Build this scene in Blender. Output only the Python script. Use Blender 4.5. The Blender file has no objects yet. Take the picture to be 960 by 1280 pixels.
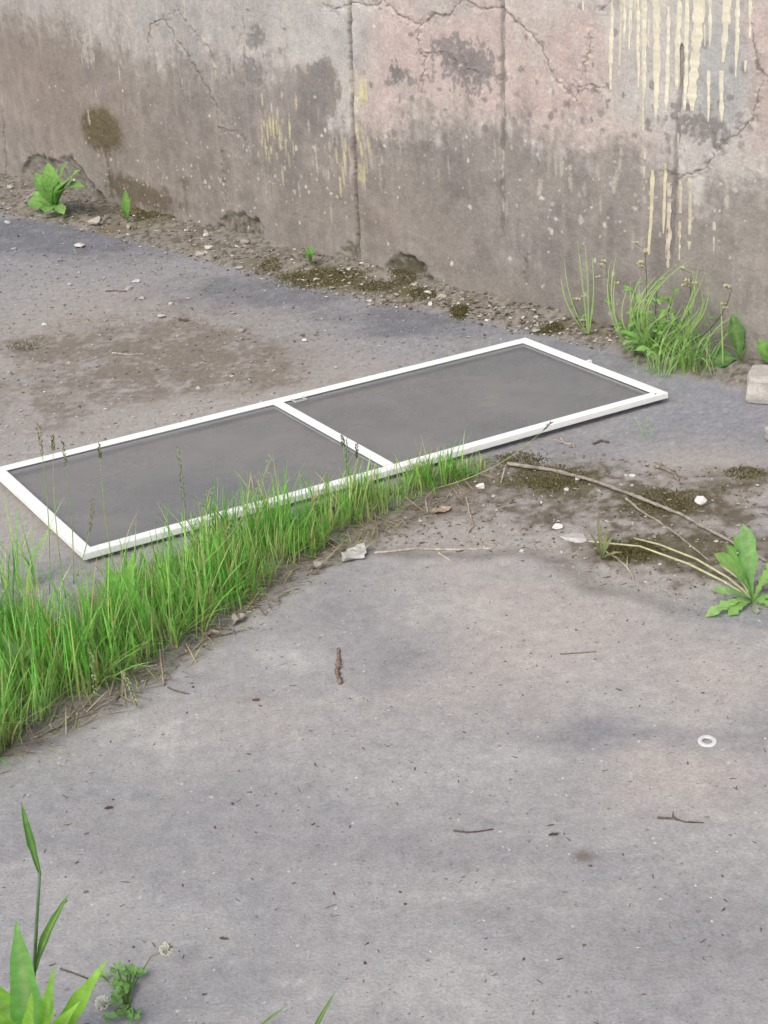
import bpy, bmesh, math, random
import numpy as np
from mathutils import Vector, Matrix

random.seed(7)
rng = np.random.default_rng(7)
scene = bpy.context.scene
COL = scene.collection

# ------------------------------------------------------------------ camera
CAM_H = 1.5
F_PX, CX, CY = 2040.0, 480.0, 640.0          # photograph 960 x 1280
PITCH, ROLL = math.radians(23.0), math.radians(-4.0)
_R = Vector((1, 0, 0))
_F = Vector((0, math.cos(PITCH), -math.sin(PITCH)))
_U = Vector((0, math.sin(PITCH), math.cos(PITCH)))
XC = _R * math.cos(ROLL) + _U * math.sin(ROLL)
YC = _R * -math.sin(ROLL) + _U * math.cos(ROLL)
EYE = Vector((0, 0, CAM_H))
cam_data = bpy.data.cameras.new('camera')
cam = bpy.data.objects.new('camera', cam_data)
COL.objects.link(cam)
m = Matrix.Identity(4)
for i in range(3):
    m[i][0], m[i][1], m[i][2], m[i][3] = XC[i], YC[i], -_F[i], EYE[i]
cam.matrix_world = m
cam_data.sensor_fit = 'VERTICAL'
cam_data.sensor_height = 36.0
cam_data.sensor_width = 27.0
cam_data.lens = 36.0 * F_PX / 1280.0
cam_data.clip_start = 0.05
cam_data.clip_end = 500
scene.camera = cam
scene.render.resolution_x, scene.render.resolution_y = 768, 1024

# ------------------------------------------------------------------ light
SUN_EL, SUN_AZ = math.radians(46), math.radians(210)   # azimuth clockwise from +Y
world = bpy.data.worlds.new('World')
scene.world = world
world.use_nodes = True
nt = world.node_tree
bg = nt.nodes['Background']
sky = nt.nodes.new('ShaderNodeTexSky')
sky.sky_type = 'NISHITA'
sky.sun_disc = False
sky.sun_elevation = SUN_EL
sky.sun_rotation = SUN_AZ
sky.air_density = 1.0
sky.dust_density = 4.0
sky.ozone_density = 0.6
nt.links.new(sky.outputs[0], bg.inputs[0])
bg.inputs[1].default_value = 0.14
sd = bpy.data.lights.new('sun', 'SUN')
sd.energy = 1.5
sd.angle = math.radians(38)
sd.color = (1.0, 0.99, 0.93)
sun = bpy.data.objects.new('sun', sd)
COL.objects.link(sun)
sdir = Vector((math.sin(SUN_AZ) * math.cos(SUN_EL), math.cos(SUN_AZ) * math.cos(SUN_EL), math.sin(SUN_EL)))
sun.rotation_euler = sdir.to_track_quat('Z', 'Y').to_euler()
sun.location = (0, 0, 12)
vs = scene.view_settings
vs.view_transform = 'Standard'
vs.look = 'None'
vs.exposure = 0.48
vs.gamma = 1.0
vs.use_curve_mapping = False

# ------------------------------------------------------------------ geometry of the place
def ray(px, py):
    d = _F + XC * ((px - CX) / F_PX) + YC * (-(py - CY) / F_PX)
    return d

def gp(px, py, z=0.0):
    d = ray(px, py)
    t = (z - CAM_H) / d.z
    return EYE + d * t

W0 = gp(0, 222); W1 = gp(960, 464)
WT = (W1 - W0); WT.z = 0; WLEN = WT.length; WT.normalize()
WN = Vector((WT.y, -WT.x, 0))                 # towards the yard

def on_plane(px, py, p0, n):
    d = ray(px, py)
    return EYE + d * ((p0 - EYE).dot(n) / d.dot(n))

def wuv(px, py):
    p = on_plane(px, py, W0, WN)
    return ((p - W0).dot(WT), p.z)

def wpt(u, v, d=0.0):
    return W0 + WT * u + Vector((0, 0, v)) + WN * d

# ------------------------------------------------------------------ numpy noise
_P = np.random.default_rng(3).permutation(4096)
_ang = np.random.default_rng(4).random(4096) * 2 * np.pi
_GX, _GY = np.cos(_ang).astype(np.float32), np.sin(_ang).astype(np.float32)
def pnoise(x, y, seed=0):
    x = np.asarray(x, np.float32); y = np.asarray(y, np.float32)
    xi = np.floor(x); yi = np.floor(y)
    xf = x - xi; yf = y - yi
    xi = xi.astype(np.int64); yi = yi.astype(np.int64)
    u = xf * xf * xf * (xf * (xf * 6 - 15) + 10)
    v = yf * yf * yf * (yf * (yf * 6 - 15) + 10)
    def g(ix, iy, fx, fy):
        h = _P[(_P[(ix + seed * 131) & 4095] + iy) & 4095]
        return _GX[h] * fx + _GY[h] * fy
    a = g(xi, yi, xf, yf); b = g(xi + 1, yi, xf - 1, yf)
    c = g(xi, yi + 1, xf, yf - 1); d = g(xi + 1, yi + 1, xf - 1, yf - 1)
    return (a + u * (b - a)) * (1 - v) + (c + u * (d - c)) * v

def fbm(x, y, seed=0, octv=4, gain=0.5):
    s = 0.0; a = 1.0; t = 0.0
    for i in range(octv):
        s = s + a * pnoise(x * 2 ** i, y * 2 ** i, seed + i * 7)
        t += a; a *= gain
    return s / t * 1.6

def sstep(a, b, x):
    t = np.clip((x - a) / (b - a), 0, 1)
    return t * t * (3 - 2 * t)

def poly_dist(x, y, pts):
    best = np.full(np.shape(x), 1e9, np.float32)
    for (ax, ay), (bx, by) in zip(pts[:-1], pts[1:]):
        dx, dy = bx - ax, by - ay
        L2 = dx * dx + dy * dy + 1e-12
        t = np.clip(((x - ax) * dx + (y - ay) * dy) / L2, 0, 1)
        best = np.minimum(best, (x - ax - t * dx) ** 2 + (y - ay - t * dy) ** 2)
    return np.sqrt(best)

def inside(x, y, pts):
    r = np.zeros(np.shape(x), bool)
    n = len(pts)
    for i in range(n):
        ax, ay = pts[i]; bx, by = pts[(i + 1) % n]
        if ay == by: continue
        c = ((ay > y) != (by > y)) & (x < (bx - ax) * (y - ay) / (by - ay) + ax)
        r ^= c
    return r

def sdist(x, y, pts):
    d = poly_dist(x, y, pts + [pts[0]])
    return np.where(inside(x, y, pts), -d, d)

def S(r, g, b, k=0.80):
    def f(c):
        c /= 255.0
        return c / 12.92 if c <= 0.04045 else ((c + 0.055) / 1.055) ** 2.4
    return np.array([f(r) * k, f(g) * k, f(b) * k], np.float32)

def lerpc(col, c, mk):
    mk = mk[..., None]
    return col * (1 - mk) + c * mk

def G2(px, py):
    p = gp(px, py); return (p.x, p.y)

# ------------------------------------------------------------------ mesh helpers
def np_mesh(name, co, quads, cols=None, smooth=True):
    me = bpy.data.meshes.new(name)
    co = np.ascontiguousarray(co, np.float32)
    quads = np.ascontiguousarray(quads, np.int32)
    nf, k = quads.shape
    me.vertices.add(len(co)); me.vertices.foreach_set('co', co.ravel())
    me.loops.add(nf * k); me.loops.foreach_set('vertex_index', quads.ravel())
    me.polygons.add(nf)
    me.polygons.foreach_set('loop_start', np.arange(0, nf * k, k, dtype=np.int32))
    me.polygons.foreach_set('use_smooth', np.full(nf, smooth))
    me.update(calc_edges=True)
    if cols is not None: set_col(me, cols)
    return me

def set_col(me, cols):
    at = me.attributes.new('col', 'FLOAT_COLOR', 'POINT')
    c = np.ones((len(me.vertices), 4), np.float32)
    c[:, :cols.shape[1]] = cols
    at.data.foreach_set('color', c.ravel())

class MB:
    """collects shapes; build() links them as one mesh object"""
    def __init__(self): self.v = []; self.f = []; self.c = []
    def add(self, vs, fs, col=(0.3, 0.3, 0.3)):
        o = len(self.v)
        self.v += [tuple(p) for p in vs]
        self.f += [tuple(i + o for i in f) for f in fs]
        if len(vs) and hasattr(col, '__len__') and len(col) == len(vs) and hasattr(col[0], '__len__'):
            self.c += [tuple(c) for c in col]
        else:
            self.c += [tuple(col)] * len(vs)
        return self
    def tube(self, pts, radii, n=6, col=(0.3, 0.3, 0.3), cap=True):
        pts = [Vector(p) for p in pts]
        vs, fs = [], []
        for i, p in enumerate(pts):
            t = (pts[min(i + 1, len(pts) - 1)] - pts[max(i - 1, 0)])
            if t.length < 1e-9: t = Vector((0, 0, 1))
            t.normalize()
            a = Vector((0, 0, 1)) if abs(t.z) < 0.9 else Vector((1, 0, 0))
            e1 = t.cross(a).normalized(); e2 = t.cross(e1)
            r = radii[i] if hasattr(radii, '__len__') else radii
            for k in range(n):
                q = 2 * math.pi * k / n
                vs.append(p + e1 * (r * math.cos(q)) + e2 * (r * math.sin(q)))
        for i in range(len(pts) - 1):
            for k in range(n):
                fs.append((i * n + k, i * n + (k + 1) % n, (i + 1) * n + (k + 1) % n, (i + 1) * n + k))
        if cap:
            fs.append(tuple(range(n))[::-1]); fs.append(tuple((len(pts) - 1) * n + k for k in range(n)))
        return self.add(vs, fs, col)
    def build(self, name, mat, parent=None, smooth=True, loc=None):
        me = bpy.data.meshes.new(name)
        v = self.v
        if loc is not None:
            v = [(a - loc[0], b - loc[1], c - loc[2]) for a, b, c in v]
        me.from_pydata(v, [], self.f)
        me.polygons.foreach_set('use_smooth', [smooth] * len(self.f))
        set_col(me, np.array(self.c, np.float32).reshape(-1, 3))
        o = bpy.data.objects.new(name, me)
        me.materials.append(mat)
        COL.objects.link(o)
        if parent is not None: o.parent = parent
        if loc is not None: o.location = loc
        return o

def tag(o, label=None, cat=None, group=None, kind=None):
    if label: o['label'] = label
    if cat: o['category'] = cat
    if group: o['group'] = group
    if kind: o['kind'] = kind
    return o

def empty(name, loc, label, cat, group=None):
    o = bpy.data.objects.new(name, None)
    o.empty_display_size = 0.05
    COL.objects.link(o); o.location = loc
    return tag(o, label, cat, group)

# ------------------------------------------------------------------ materials
def new_mat(name):
    mt = bpy.data.materials.new(name); mt.use_nodes = True
    t = mt.node_tree; b = t.nodes['Principled BSDF']
    return mt, t, b, t.nodes['Material Output']

def N(t, kind, **kw):
    n = t.nodes.new(kind)
    for k, v in kw.items():
        if k in n.inputs: n.inputs[k].default_value = v
        else: setattr(n, k, v)
    return n

def surface_mat(name, fine, coarse, amp1, amp2, bump, rough=0.93, speck=None, spec=0.2):
    """vertex colour times fine procedural grain, with bump"""
    mt, t, b, out = new_mat(name)
    L = t.links.new
    at = N(t, 'ShaderNodeAttribute', attribute_name='col')
    tc = N(t, 'ShaderNodeTexCoord')
    n1 = N(t, 'ShaderNodeTexNoise', Scale=fine, Detail=5.0, Roughness=0.65)
    n2 = N(t, 'ShaderNodeTexNoise', Scale=coarse, Detail=9.0, Roughness=0.72)
    L(tc.outputs['Object'], n1.inputs['Vector']); L(tc.outputs['Object'], n2.inputs['Vector'])
    r1 = N(t, 'ShaderNodeMapRange'); r2 = N(t, 'ShaderNodeMapRange')
    for r, n, a in ((r1, n1, amp1), (r2, n2, amp2)):
        r.inputs['From Min'].default_value = 0.3; r.inputs['From Max'].default_value = 0.7
        r.inputs['To Min'].default_value = 1 - a; r.inputs['To Max'].default_value = 1 + a * (0.3 if 'white' in name else 1)
        L(n.outputs['Fac'], r.inputs['Value'])
    mu = N(t, 'ShaderNodeMath', operation='MULTIPLY')
    L(r1.outputs[0], mu.inputs[0]); L(r2.outputs[0], mu.inputs[1])
    vm = N(t, 'ShaderNodeVectorMath', operation='SCALE')
    L(at.outputs['Color'], vm.inputs[0]); L(mu.outputs[0], vm.inputs['Scale'])
    last = vm.outputs[0]
    if speck:
        for sc, th, colr, seed in speck:
            mp = N(t, 'ShaderNodeMapping'); mp.inputs['Location'].default_value = (seed, seed * 2, 0)
            ds = N(t, 'ShaderNodeVectorMath', operation='SCALE'); ds.inputs['Scale'].default_value = 1.1 / sc
            L(n1.outputs['Color'], ds.inputs[0])
            ad = N(t, 'ShaderNodeVectorMath', operation='ADD'); L(tc.outputs['Object'], ad.inputs[0]); L(ds.outputs[0], ad.inputs[1])
            L(ad.outputs[0], mp.inputs[0])
            vo = N(t, 'ShaderNodeTexVoronoi', Scale=sc)
            L(mp.outputs[0], vo.inputs['Vector'])
            sz = N(t, 'ShaderNodeSeparateColor'); L(vo.outputs['Color'], sz.inputs[0])
            # only some cells carry a speck, of random size
            mr = N(t, 'ShaderNodeMapRange'); mr.inputs['From Min'].default_value = th; mr.inputs['From Max'].default_value = 1.0
            mr.inputs['To Min'].default_value = 0.0; mr.inputs['To Max'].default_value = 0.34
            L(sz.outputs[0], mr.inputs['Value'])
            lt = N(t, 'ShaderNodeMath', operation='LESS_THAN')
            L(vo.outputs['Distance'], lt.inputs[0]); L(mr.outputs[0], lt.inputs[1])
            mx = N(t, 'ShaderNodeMix', data_type='RGBA')
            L(lt.outputs[0], mx.inputs['Factor']); L(last, mx.inputs[6]); mx.inputs[7].default_value = (*colr, 1)
            last = mx.outputs[2]
    L(last, b.inputs['Base Color'])
    bp = N(t, 'ShaderNodeBump', Strength=0.9, Distance=bump)
    L(n1.outputs['Fac'], bp.inputs['Height']); L(bp.outputs[0], b.inputs['Normal'])
    b.inputs['Roughness'].default_value = rough
    b.inputs['Specular IOR Level'].default_value = spec
    return mt

def leaf_mat(name, trans=0.45, rough=0.5):
    mt, t, b, out = new_mat(name); L = t.links.new
    at = N(t, 'ShaderNodeAttribute', attribute_name='col')
    tc = N(t, 'ShaderNodeTexCoord')
    n1 = N(t, 'ShaderNodeTexNoise', Scale=70.0, Detail=3.0)
    L(tc.outputs['Object'], n1.inputs['Vector'])
    r1 = N(t, 'ShaderNodeMapRange')
    r1.inputs['From Min'].default_value = 0.3; r1.inputs['From Max'].default_value = 0.7
    r1.inputs['To Min'].default_value = 0.82; r1.inputs['To Max'].default_value = 1.18
    L(n1.outputs['Fac'], r1.inputs['Value'])
    vm = N(t, 'ShaderNodeVectorMath', operation='SCALE')
    L(at.outputs['Color'], vm.inputs[0]); L(r1.outputs[0], vm.inputs['Scale'])
    L(vm.outputs[0], b.inputs['Base Color'])
    b.inputs['Roughness'].default_value = rough
    b.inputs['Specular IOR Level'].default_value = 0.3
    tr = N(t, 'ShaderNodeBsdfTranslucent'); L(vm.outputs[0], tr.inputs['Color'])
    mx = N(t, 'ShaderNodeMixShader'); mx.inputs[0].default_value = trans
    L(b.outputs[0], mx.inputs[1]); L(tr.outputs[0], mx.inputs[2]); L(mx.outputs[0], out.inputs['Surface'])
    return mt

M_GROUND = surface_mat('dusty_asphalt', 200.0, 30.0, 0.17, 0.13, 0.002, speck=[
    (170.0, 0.88, (0.17, 0.16, 0.15), 5.1), (80.0, 0.93, (0.19, 0.18, 0.17), 2.3), (110.0, 0.965, (0.46, 0.45, 0.44), 7.7)])
M_WALL = surface_mat('old_plaster', 110.0, 14.0, 0.14, 0.15, 0.003)
M_STONE = surface_mat('broken_mortar', 160.0, 40.0, 0.15, 0.10, 0.003)
M_PAINT = surface_mat('dried_paint', 90.0, 25.0, 0.08, 0.06, 0.001, rough=0.6)
M_WOOD = surface_mat('dry_bark', 220.0, 60.0, 0.35, 0.35, 0.004, rough=0.85)
M_DRY = leaf_mat('dry_leaf', 0.2, 0.8)
M_GRASS = leaf_mat('grass_blade', 0.5, 0.4)
M_LEAF = leaf_mat('weed_leaf', 0.52, 0.6)
M_MOSS = leaf_mat('moss', 0.15, 0.9)
M_METAL = surface_mat('zinc_metal', 150.0, 40.0, 0.10, 0.08, 0.0005, rough=0.45, spec=0.5)
M_FRAME = surface_mat('white_powder_coat', 60.0, 16.0, 0.04, 0.09, 0.0002, rough=0.42, spec=0.4)
M_PLASTIC = surface_mat('grey_plastic', 60.0, 9.0, 0.03, 0.05, 0.0002, rough=0.5, spec=0.4)

def mesh_mat():
    mt, t, b, out = new_mat('insect_mesh'); L = t.links.new
    tc = N(t, 'ShaderNodeTexCoord')
    n = N(t, 'ShaderNodeTexNoise', Scale=5.0, Detail=4.0); L(tc.outputs['Object'], n.inputs['Vector'])
    r = N(t, 'ShaderNodeMapRange'); r.inputs['From Min'].default_value = .3; r.inputs['From Max'].default_value = .7
    r.inputs['To Min'].default_value = 0.50; r.inputs['To Max'].default_value = 0.62
    L(n.outputs['Fac'], r.inputs['Value'])
    dn = N(t, 'ShaderNodeTexNoise', Scale=3.2, Detail=7.0, Roughness=0.65, Distortion=0.8); L(tc.outputs['Object'], dn.inputs['Vector'])
    cr = N(t, 'ShaderNodeValToRGB'); L(dn.outputs['Fac'], cr.inputs[0])
    cr.color_ramp.elements[0].position = .35; cr.color_ramp.elements[0].color = (0.180, 0.185, 0.196, 1)
    cr.color_ramp.elements[1].position = .68; cr.color_ramp.elements[1].color = (0.250, 0.246, 0.240, 1)
    L(cr.outputs[0], b.inputs['Base Color'])
    b.inputs['Roughness'].default_value = 0.6
    b.inputs['Specular IOR Level'].default_value = 0.25
    tr = N(t, 'ShaderNodeBsdfTransparent')
    mx = N(t, 'ShaderNodeMixShader')
    L(r.outputs[0], mx.inputs[0]); L(tr.outputs[0], mx.inputs[1]); L(b.outputs[0], mx.inputs[2])
    L(mx.outputs[0], out.inputs['Surface'])
    return mt
M_MESH = mesh_mat()

# ------------------------------------------------------------------ the ground
SLAB_EDGE = [G2(*p) for p in [(-300, 1130), (0, 955), (60, 922), (120, 890), (180, 855), (240, 815), (290, 775), (335, 742), (400, 705),
                              (450, 690), (520, 690), (590, 694), (650, 690), (700, 700), (740, 735), (800, 745), (870, 770), (960, 785), (1250, 850)]]
SLAB = SLAB_EDGE + [(3.5, 1.2), (3.0, 0.2), (-3, 0.2)]
STRIP_EDGE = [G2(*p) for p in [(-250, 205), (0, 268), (90, 284), (200, 312), (320, 345), (440, 374), (520, 387), (600, 404), (690, 422), (760, 440), (800, 462), (860, 470), (960, 500), (1200, 570)]]
SOIL = [G2(*p) for p in [(-300, 1020), (-300, 860), (0, 790), (60, 770), (120, 735), (200, 700), (320, 660), (430, 622), (520, 595), (610, 572), (640, 600), (600, 640), (520, 665),
                         (440, 690), (335, 740), (290, 772), (240, 812), (180, 852), (120, 888), (60, 922), (0, 955)]]
MOSSY = [G2(*p) for p in [(560, 580), (640, 555), (760, 572), (850, 590), (960, 580), (1100, 600), (1100, 740), (960, 765), (880, 750), (800, 728), (740, 722), (690, 690), (640, 672), (590, 660), (560, 630)]]

def blob(x, y, px, py, rx, ry):
    c = gp(px, py); a = gp(px + rx, py) - c; b = gp(px, py - ry) - c
    det = a.x * b.y - a.y * b.x
    dx, dy = x - c.x, y - c.y
    s = (dx * b.y - dy * b.x) / det; t = (a.x * dy - a.y * dx) / det
    return np.exp(-(s * s + t * t) * 1.2)

def wall_off(x, y):
    """distance in front of the wall plane"""
    return (x - W0.x) * WN.x + (y - W0.y) * WN.y

def ground_fields(x, y):
    x = np.asarray(x, np.float32); y = np.asarray(y, np.float32)
    wob = fbm(x / 0.12, y / 0.12, 11, 3) * 0.02
    slab = sstep(0.03, -0.05, sdist(x, y, SLAB) + wob * 2.2)
    sd_strip = poly_dist(x, y, STRIP_EDGE)
    wo = wall_off(x, y)
    # inside the rubble strip: nearer the wall than the strip edge
    ex = np.array([wall_off(a, b) for a, b in STRIP_EDGE], np.float32)
    eu = np.array([(a - W0.x) * WT.x + (b - W0.y) * WT.y for a, b in STRIP_EDGE], np.float32)
    uu = (x - W0.x) * WT.x + (y - W0.y) * WT.y
    edge_off = np.interp(uu, eu, ex)
    strip = sstep(0.02, -0.03, wo - edge_off + wob * 1.2)
    prof = np.clip(1 - wo / np.maximum(edge_off, 0.03), 0, 1)
    soil = sstep(0.02, -0.05, sdist(x, y, SOIL) + wob)
    mossy = sstep(0.03, -0.10, sdist(x, y, MOSSY) + fbm(x / 0.1, y / 0.1, 21, 3) * 0.08)
    return slab, strip, prof, soil, mossy

def ground_h(x, y, fld=None):
    x = np.asarray(x, np.float32); y = np.asarray(y, np.float32)
    slab, strip, prof, soil, mossy = fld if fld is not None else ground_fields(x, y)
    big = fbm(x / 0.7, y / 0.7, 31, 3) * 0.006
    fine = fbm(x / 0.05, y / 0.05, 41, 3)
    h = big + fine * 0.0012
    h = h + slab * 0.004
    h = h + strip * (0.006 + prof * 0.016 + fine * 0.006 + fbm(x / 0.16, y / 0.16, 43, 2) * 0.012)
    h = h + soil * (0.004 + fine * 0.008)
    h = h + mossy * (fine * 0.007 + 0.002)
    return h

def gz(x, y):
    return float(ground_h(np.array([x]), np.array([y]))[0])

def gnd(px, py, dz=0.0):
    p = gp(px, py)
    for _ in range(2):
        z = gz(p.x, p.y); p = gp(px, py, z)
    return Vector((p.x, p.y, z + dz))

def ground_color(x, y, fld):
    slab, strip, prof, soil, mossy = fld
    n_big = fbm(x / 0.55, y / 0.40, 51, 4)
    n_str = fbm(x / 0.55 + 0.3 * n_big, y / 0.16, 52, 5, 0.55)      # drifts of dust
    n_mid = fbm(x / 0.12, y / 0.12, 53, 4, 0.6)
    n_fin = fbm(x / 0.028, y / 0.028, 54, 3, 0.6)
    # bare asphalt
    col = np.broadcast_to(S(150, 150, 155), x.shape + (3,)).astype(np.float32).copy()
    col = lerpc(col, S(128, 129, 138), sstep(-0.1, 0.5, n_mid + 0.6 * n_big) * 0.7)
    # dust on the yard side
    dust = np.clip(blob(x, y, 130, 450, 330, 110) * 1.2 + blob(x, y, 880, 590, 110, 45) + blob(x, y, 40, 650, 150, 80) + blob(x, y, 400, 520, 260, 60) + blob(x, y, 640, 680, 160, 40) + blob(x, y, 800, 650, 220, 60) + blob(x, y, 820, 720, 160, 40) + blob(x, y, 520, 650, 90, 50), 0, 1)
    dust = np.clip(dust + 0.35 * n_mid * (dust > 0.05), 0, 1)
    col = lerpc(col, S(172, 165, 159), dust * 0.9)
    olive = np.clip(blob(x, y, 45, 435, 60, 18) + blob(x, y, 60, 520, 120, 30) * .5 + blob(x, y, 200, 400, 200, 40) * .5 + blob(x, y, 230, 440, 150, 30) * 0.9 + blob(x, y, 120, 480, 180, 30) * 0.7 + blob(x, y, 330, 470, 120, 22) * 0.6, 0, 1)
    col = lerpc(col, S(122, 112, 100), sstep(0.12, 0.85, olive * (0.8 + 0.9 * n_mid + 0.9 * n_fin)) * 0.8)
    # damp clean band along the strip
    wo = wall_off(x, y)
    band = np.clip(blob(x, y, 120, 300, 200, 24) + blob(x, y, 330, 365, 170, 26) + blob(x, y, 520, 405, 130, 22) + blob(x, y, 40, 290, 90, 22), 0, 1)
    col = lerpc(col, S(112, 113, 121), sstep(0.1, 0.9, band * (0.85 + 0.7 * n_mid)) * 0.75)
    right = np.clip(blob(x, y, 900, 510, 120, 40), 0, 1)
    col = lerpc(col, S(146, 146, 154), right * 0.8)
    col = lerpc(col, S(180, 178, 180), sstep(0.25, 0.55, n_fin) * right * 0.5)
    # foreground slab with smears of dust
    wx_ = fbm(x / 0.30, y / 0.30, 101, 4, .6); wy_ = fbm(x / 0.30 + 7, y / 0.30, 102, 4, .6)
    d1 = fbm((x + .22 * wx_) / 0.42, (y + .22 * wy_) / 0.42, 103, 5, .6)      # swirls of trodden dust
    d2 = fbm((x + .10 * wy_) / 0.17, (y + .10 * wx_) / 0.22, 104, 5, .65)
    sl = np.broadcast_to(S(167, 164, 164), x.shape + (3,)).astype(np.float32).copy()
    sl = lerpc(sl, S(184, 180, 177), sstep(0.0, 0.6, d1 + 0.35 * d2) * 0.8)
    sl = lerpc(sl, S(153, 151, 155), sstep(0.05, 0.55, -d1 + 0.3 * d2) * 0.75)
    sl = lerpc(sl, S(144, 140, 140), sstep(0.25, 0.6, -d2 + .45 * n_fin) * 0.5)
    sl = lerpc(sl, S(196, 192, 188), sstep(0.35, 0.65, d2 + .3 * n_fin) * 0.4)
    n_str = d1
    xw, yw = x + .09 * wx_ + .03 * n_mid, y + .12 * wy_ + .03 * n_mid
    def bl(lst): return np.clip(sum(blob(xw, yw, a, b_, c_, d_) * k for a, b_, c_, d_, k in lst), 0, 1)
    sl = lerpc(sl, S(188, 177, 170), bl([(690, 790, 170, 55, .9), (860, 970, 120, 50, .9), (580, 870, 130, 50, .6), (640, 725, 120, 25, .6), (320, 900, 120, 40, .4), (900, 850, 90, 40, .6)]) * .7)
    sl = lerpc(sl, S(134, 132, 138), bl([(745, 912, 110, 18, 1), (485, 825, 55, 40, .8), (420, 760, 50, 25, .6), (560, 1060, 220, 26, .55), (870, 1200, 150, 50, .6), (90, 1060, 150, 50, .5), (640, 1170, 60, 40, .3), (930, 920, 60, 20, .6), (260, 1000, 60, 20, .4)]) * .75)
    sl = lerpc(sl, S(194, 191, 187), bl([(380, 820, 45, 14, 1), (540, 1240, 170, 36, .7), (540, 975, 150, 26, .6), (760, 1050, 60, 16, .4), (200, 1150, 120, 40, .3), (640, 950, 60, 20, .6)]) * .6)
    spot = sstep(0.34, 0.62, n_fin * 0.75 + 0.35 * n_mid)
    sl = lerpc(sl, S(126, 121, 119), spot * 0.45)
    st2 = blob(x, y, 730, 1071, 14, 8)
    sl = lerpc(sl, S(118, 106, 94), np.clip(st2 * 1.2, 0, 1) * 0.8)
    col = col * (1 - slab[..., None]) + sl * slab[..., None]
    n_gr = fbm(x / 0.011, y / 0.011, 57, 2, 0.7)
    gra = (1 - slab) * (0.26 - 0.08 * dust) + slab * 0.09
    col = col * (1 + gra * n_gr)[..., None]
    # soil in the joint
    so = lerpc(np.broadcast_to(S(138, 130, 124), x.shape + (3,)), S(98, 90, 82), sstep(-0.1, 0.5, n_fin + 0.4 * n_mid))
    rim = sstep(0.05, 0.0, np.abs(sdist(x, y, SLAB) + 0.01 + 0.03 * n_mid)) * sstep(0.35, 0.0, poly_dist(x, y, SLAB_EDGE[3:15]))
    sm = np.clip(soil + rim * 0.55, 0, 1)
    col = col * (1 - sm[..., None]) + so * sm[..., None]
    # mossy dirt on the right
    mo = lerpc(np.broadcast_to(S(150, 143, 137), x.shape + (3,)), S(108, 100, 88), sstep(-0.25, 0.35, n_fin * 0.7 + n_mid * 0.7))
    core = np.clip(blob(x, y, 690, 600, 90, 30) + blob(x, y, 830, 630, 80, 26) + blob(x, y, 930, 590, 50, 20) + blob(x, y, 790, 690, 80, 22) + blob(x, y, 880, 690, 70, 25), 0, 1)
    mo = lerpc(mo, S(92, 86, 60), sstep(0.2, 0.75, core * (0.9 + 0.8 * n_fin)) * 0.75)
    mm = mossy * sstep(-0.35, 0.25, n_mid * 1.1 + n_fin * .35 + core * 0.8 - .12)
    col = col * (1 - mm[..., None]) + mo * mm[..., None]
    # rubble strip: earth, mortar dust and moss
    rb = lerpc(np.broadcast_to(S(150, 143, 134), x.shape + (3,)), S(98, 92, 83), sstep(-0.15, 0.4, n_fin + 0.3 * n_mid))
    gm = np.clip(blob(x, y, 400, 350, 80, 16) + blob(x, y, 575, 393, 20, 10) + blob(x, y, 190, 270, 60, 18) + blob(x, y, 690, 415, 30, 9) + blob(x, y, 505, 368, 25, 9), 0, 1)
    rb = lerpc(rb, S(112, 104, 86), sstep(0.0, 0.5, fbm(x / 0.2, y / 0.2, 58, 3)) * .75)
    rb = lerpc(rb, S(98, 92, 62), sstep(0.25, 0.8, gm * (0.9 + 0.7 * n_fin)) * 0.85)
    col = col * (1 - strip[..., None]) + rb * strip[..., None]
    col = col * (1 + 0.10 * n_fin[..., None])
    col = col * np.array([0.96, 0.975, 0.965], np.float32)
    return np.clip(col, 0.01, 0.9)

def build_ground():
    ns, nr = 900, 640
    s = np.linspace(-0.52, 0.56, ns)
    yy = 1.45 * np.exp(np.linspace(0, math.log(8.6 / 1.45), nr))
    X = (s[None, :] * (yy[:, None] * 0.85 + 0.5)); Y = np.repeat(yy[:, None], ns, 1)
    idx = np.arange(ns * nr).reshape(nr, ns)
    q = np.stack([idx[:-1, :-1], idx[:-1, 1:], idx[1:, 1:], idx[1:, :-1]], -1).reshape(-1, 4)
    loop = np.concatenate([idx[0, :], idx[1:, -1], idx[-1, -2::-1], idx[-2:0:-1, 0]])
    xs, ys = [X.ravel()], [Y.ravel()]
    cx, cy = 0.05, 4.6
    bx, by = xs[0][loop], ys[0][loop]
    prev = loop; tot = ns * nr; quads = [q]
    for k in (1.06, 1.2, 1.6, 3, 10, 60):
        xs.append(cx + (bx - cx) * k); ys.append(cy + (by - cy) * k)
        cur = np.arange(tot, tot + len(loop)); tot += len(loop)
        quads.append(np.stack([prev, cur, np.roll(cur, -1), np.roll(prev, -1)], -1))
        prev = cur
    x = np.concatenate(xs).astype(np.float32); y = np.concatenate(ys).astype(np.float32)
    fld = ground_fields(x, y)
    z = ground_h(x, y, fld)
    far = sstep(12, 6, np.hypot(x - cx, y - cy))
    z = z * far
    c = ground_color(x, y, fld)
    me = np_mesh('ground', np.stack([x, y, z], 1), np.concatenate(quads), c)
    me.materials.append(M_GROUND)
    o = bpy.data.objects.new('ground', me); COL.objects.link(o)
    tag(o, kind='structure')
    return o
build_ground()

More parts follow.
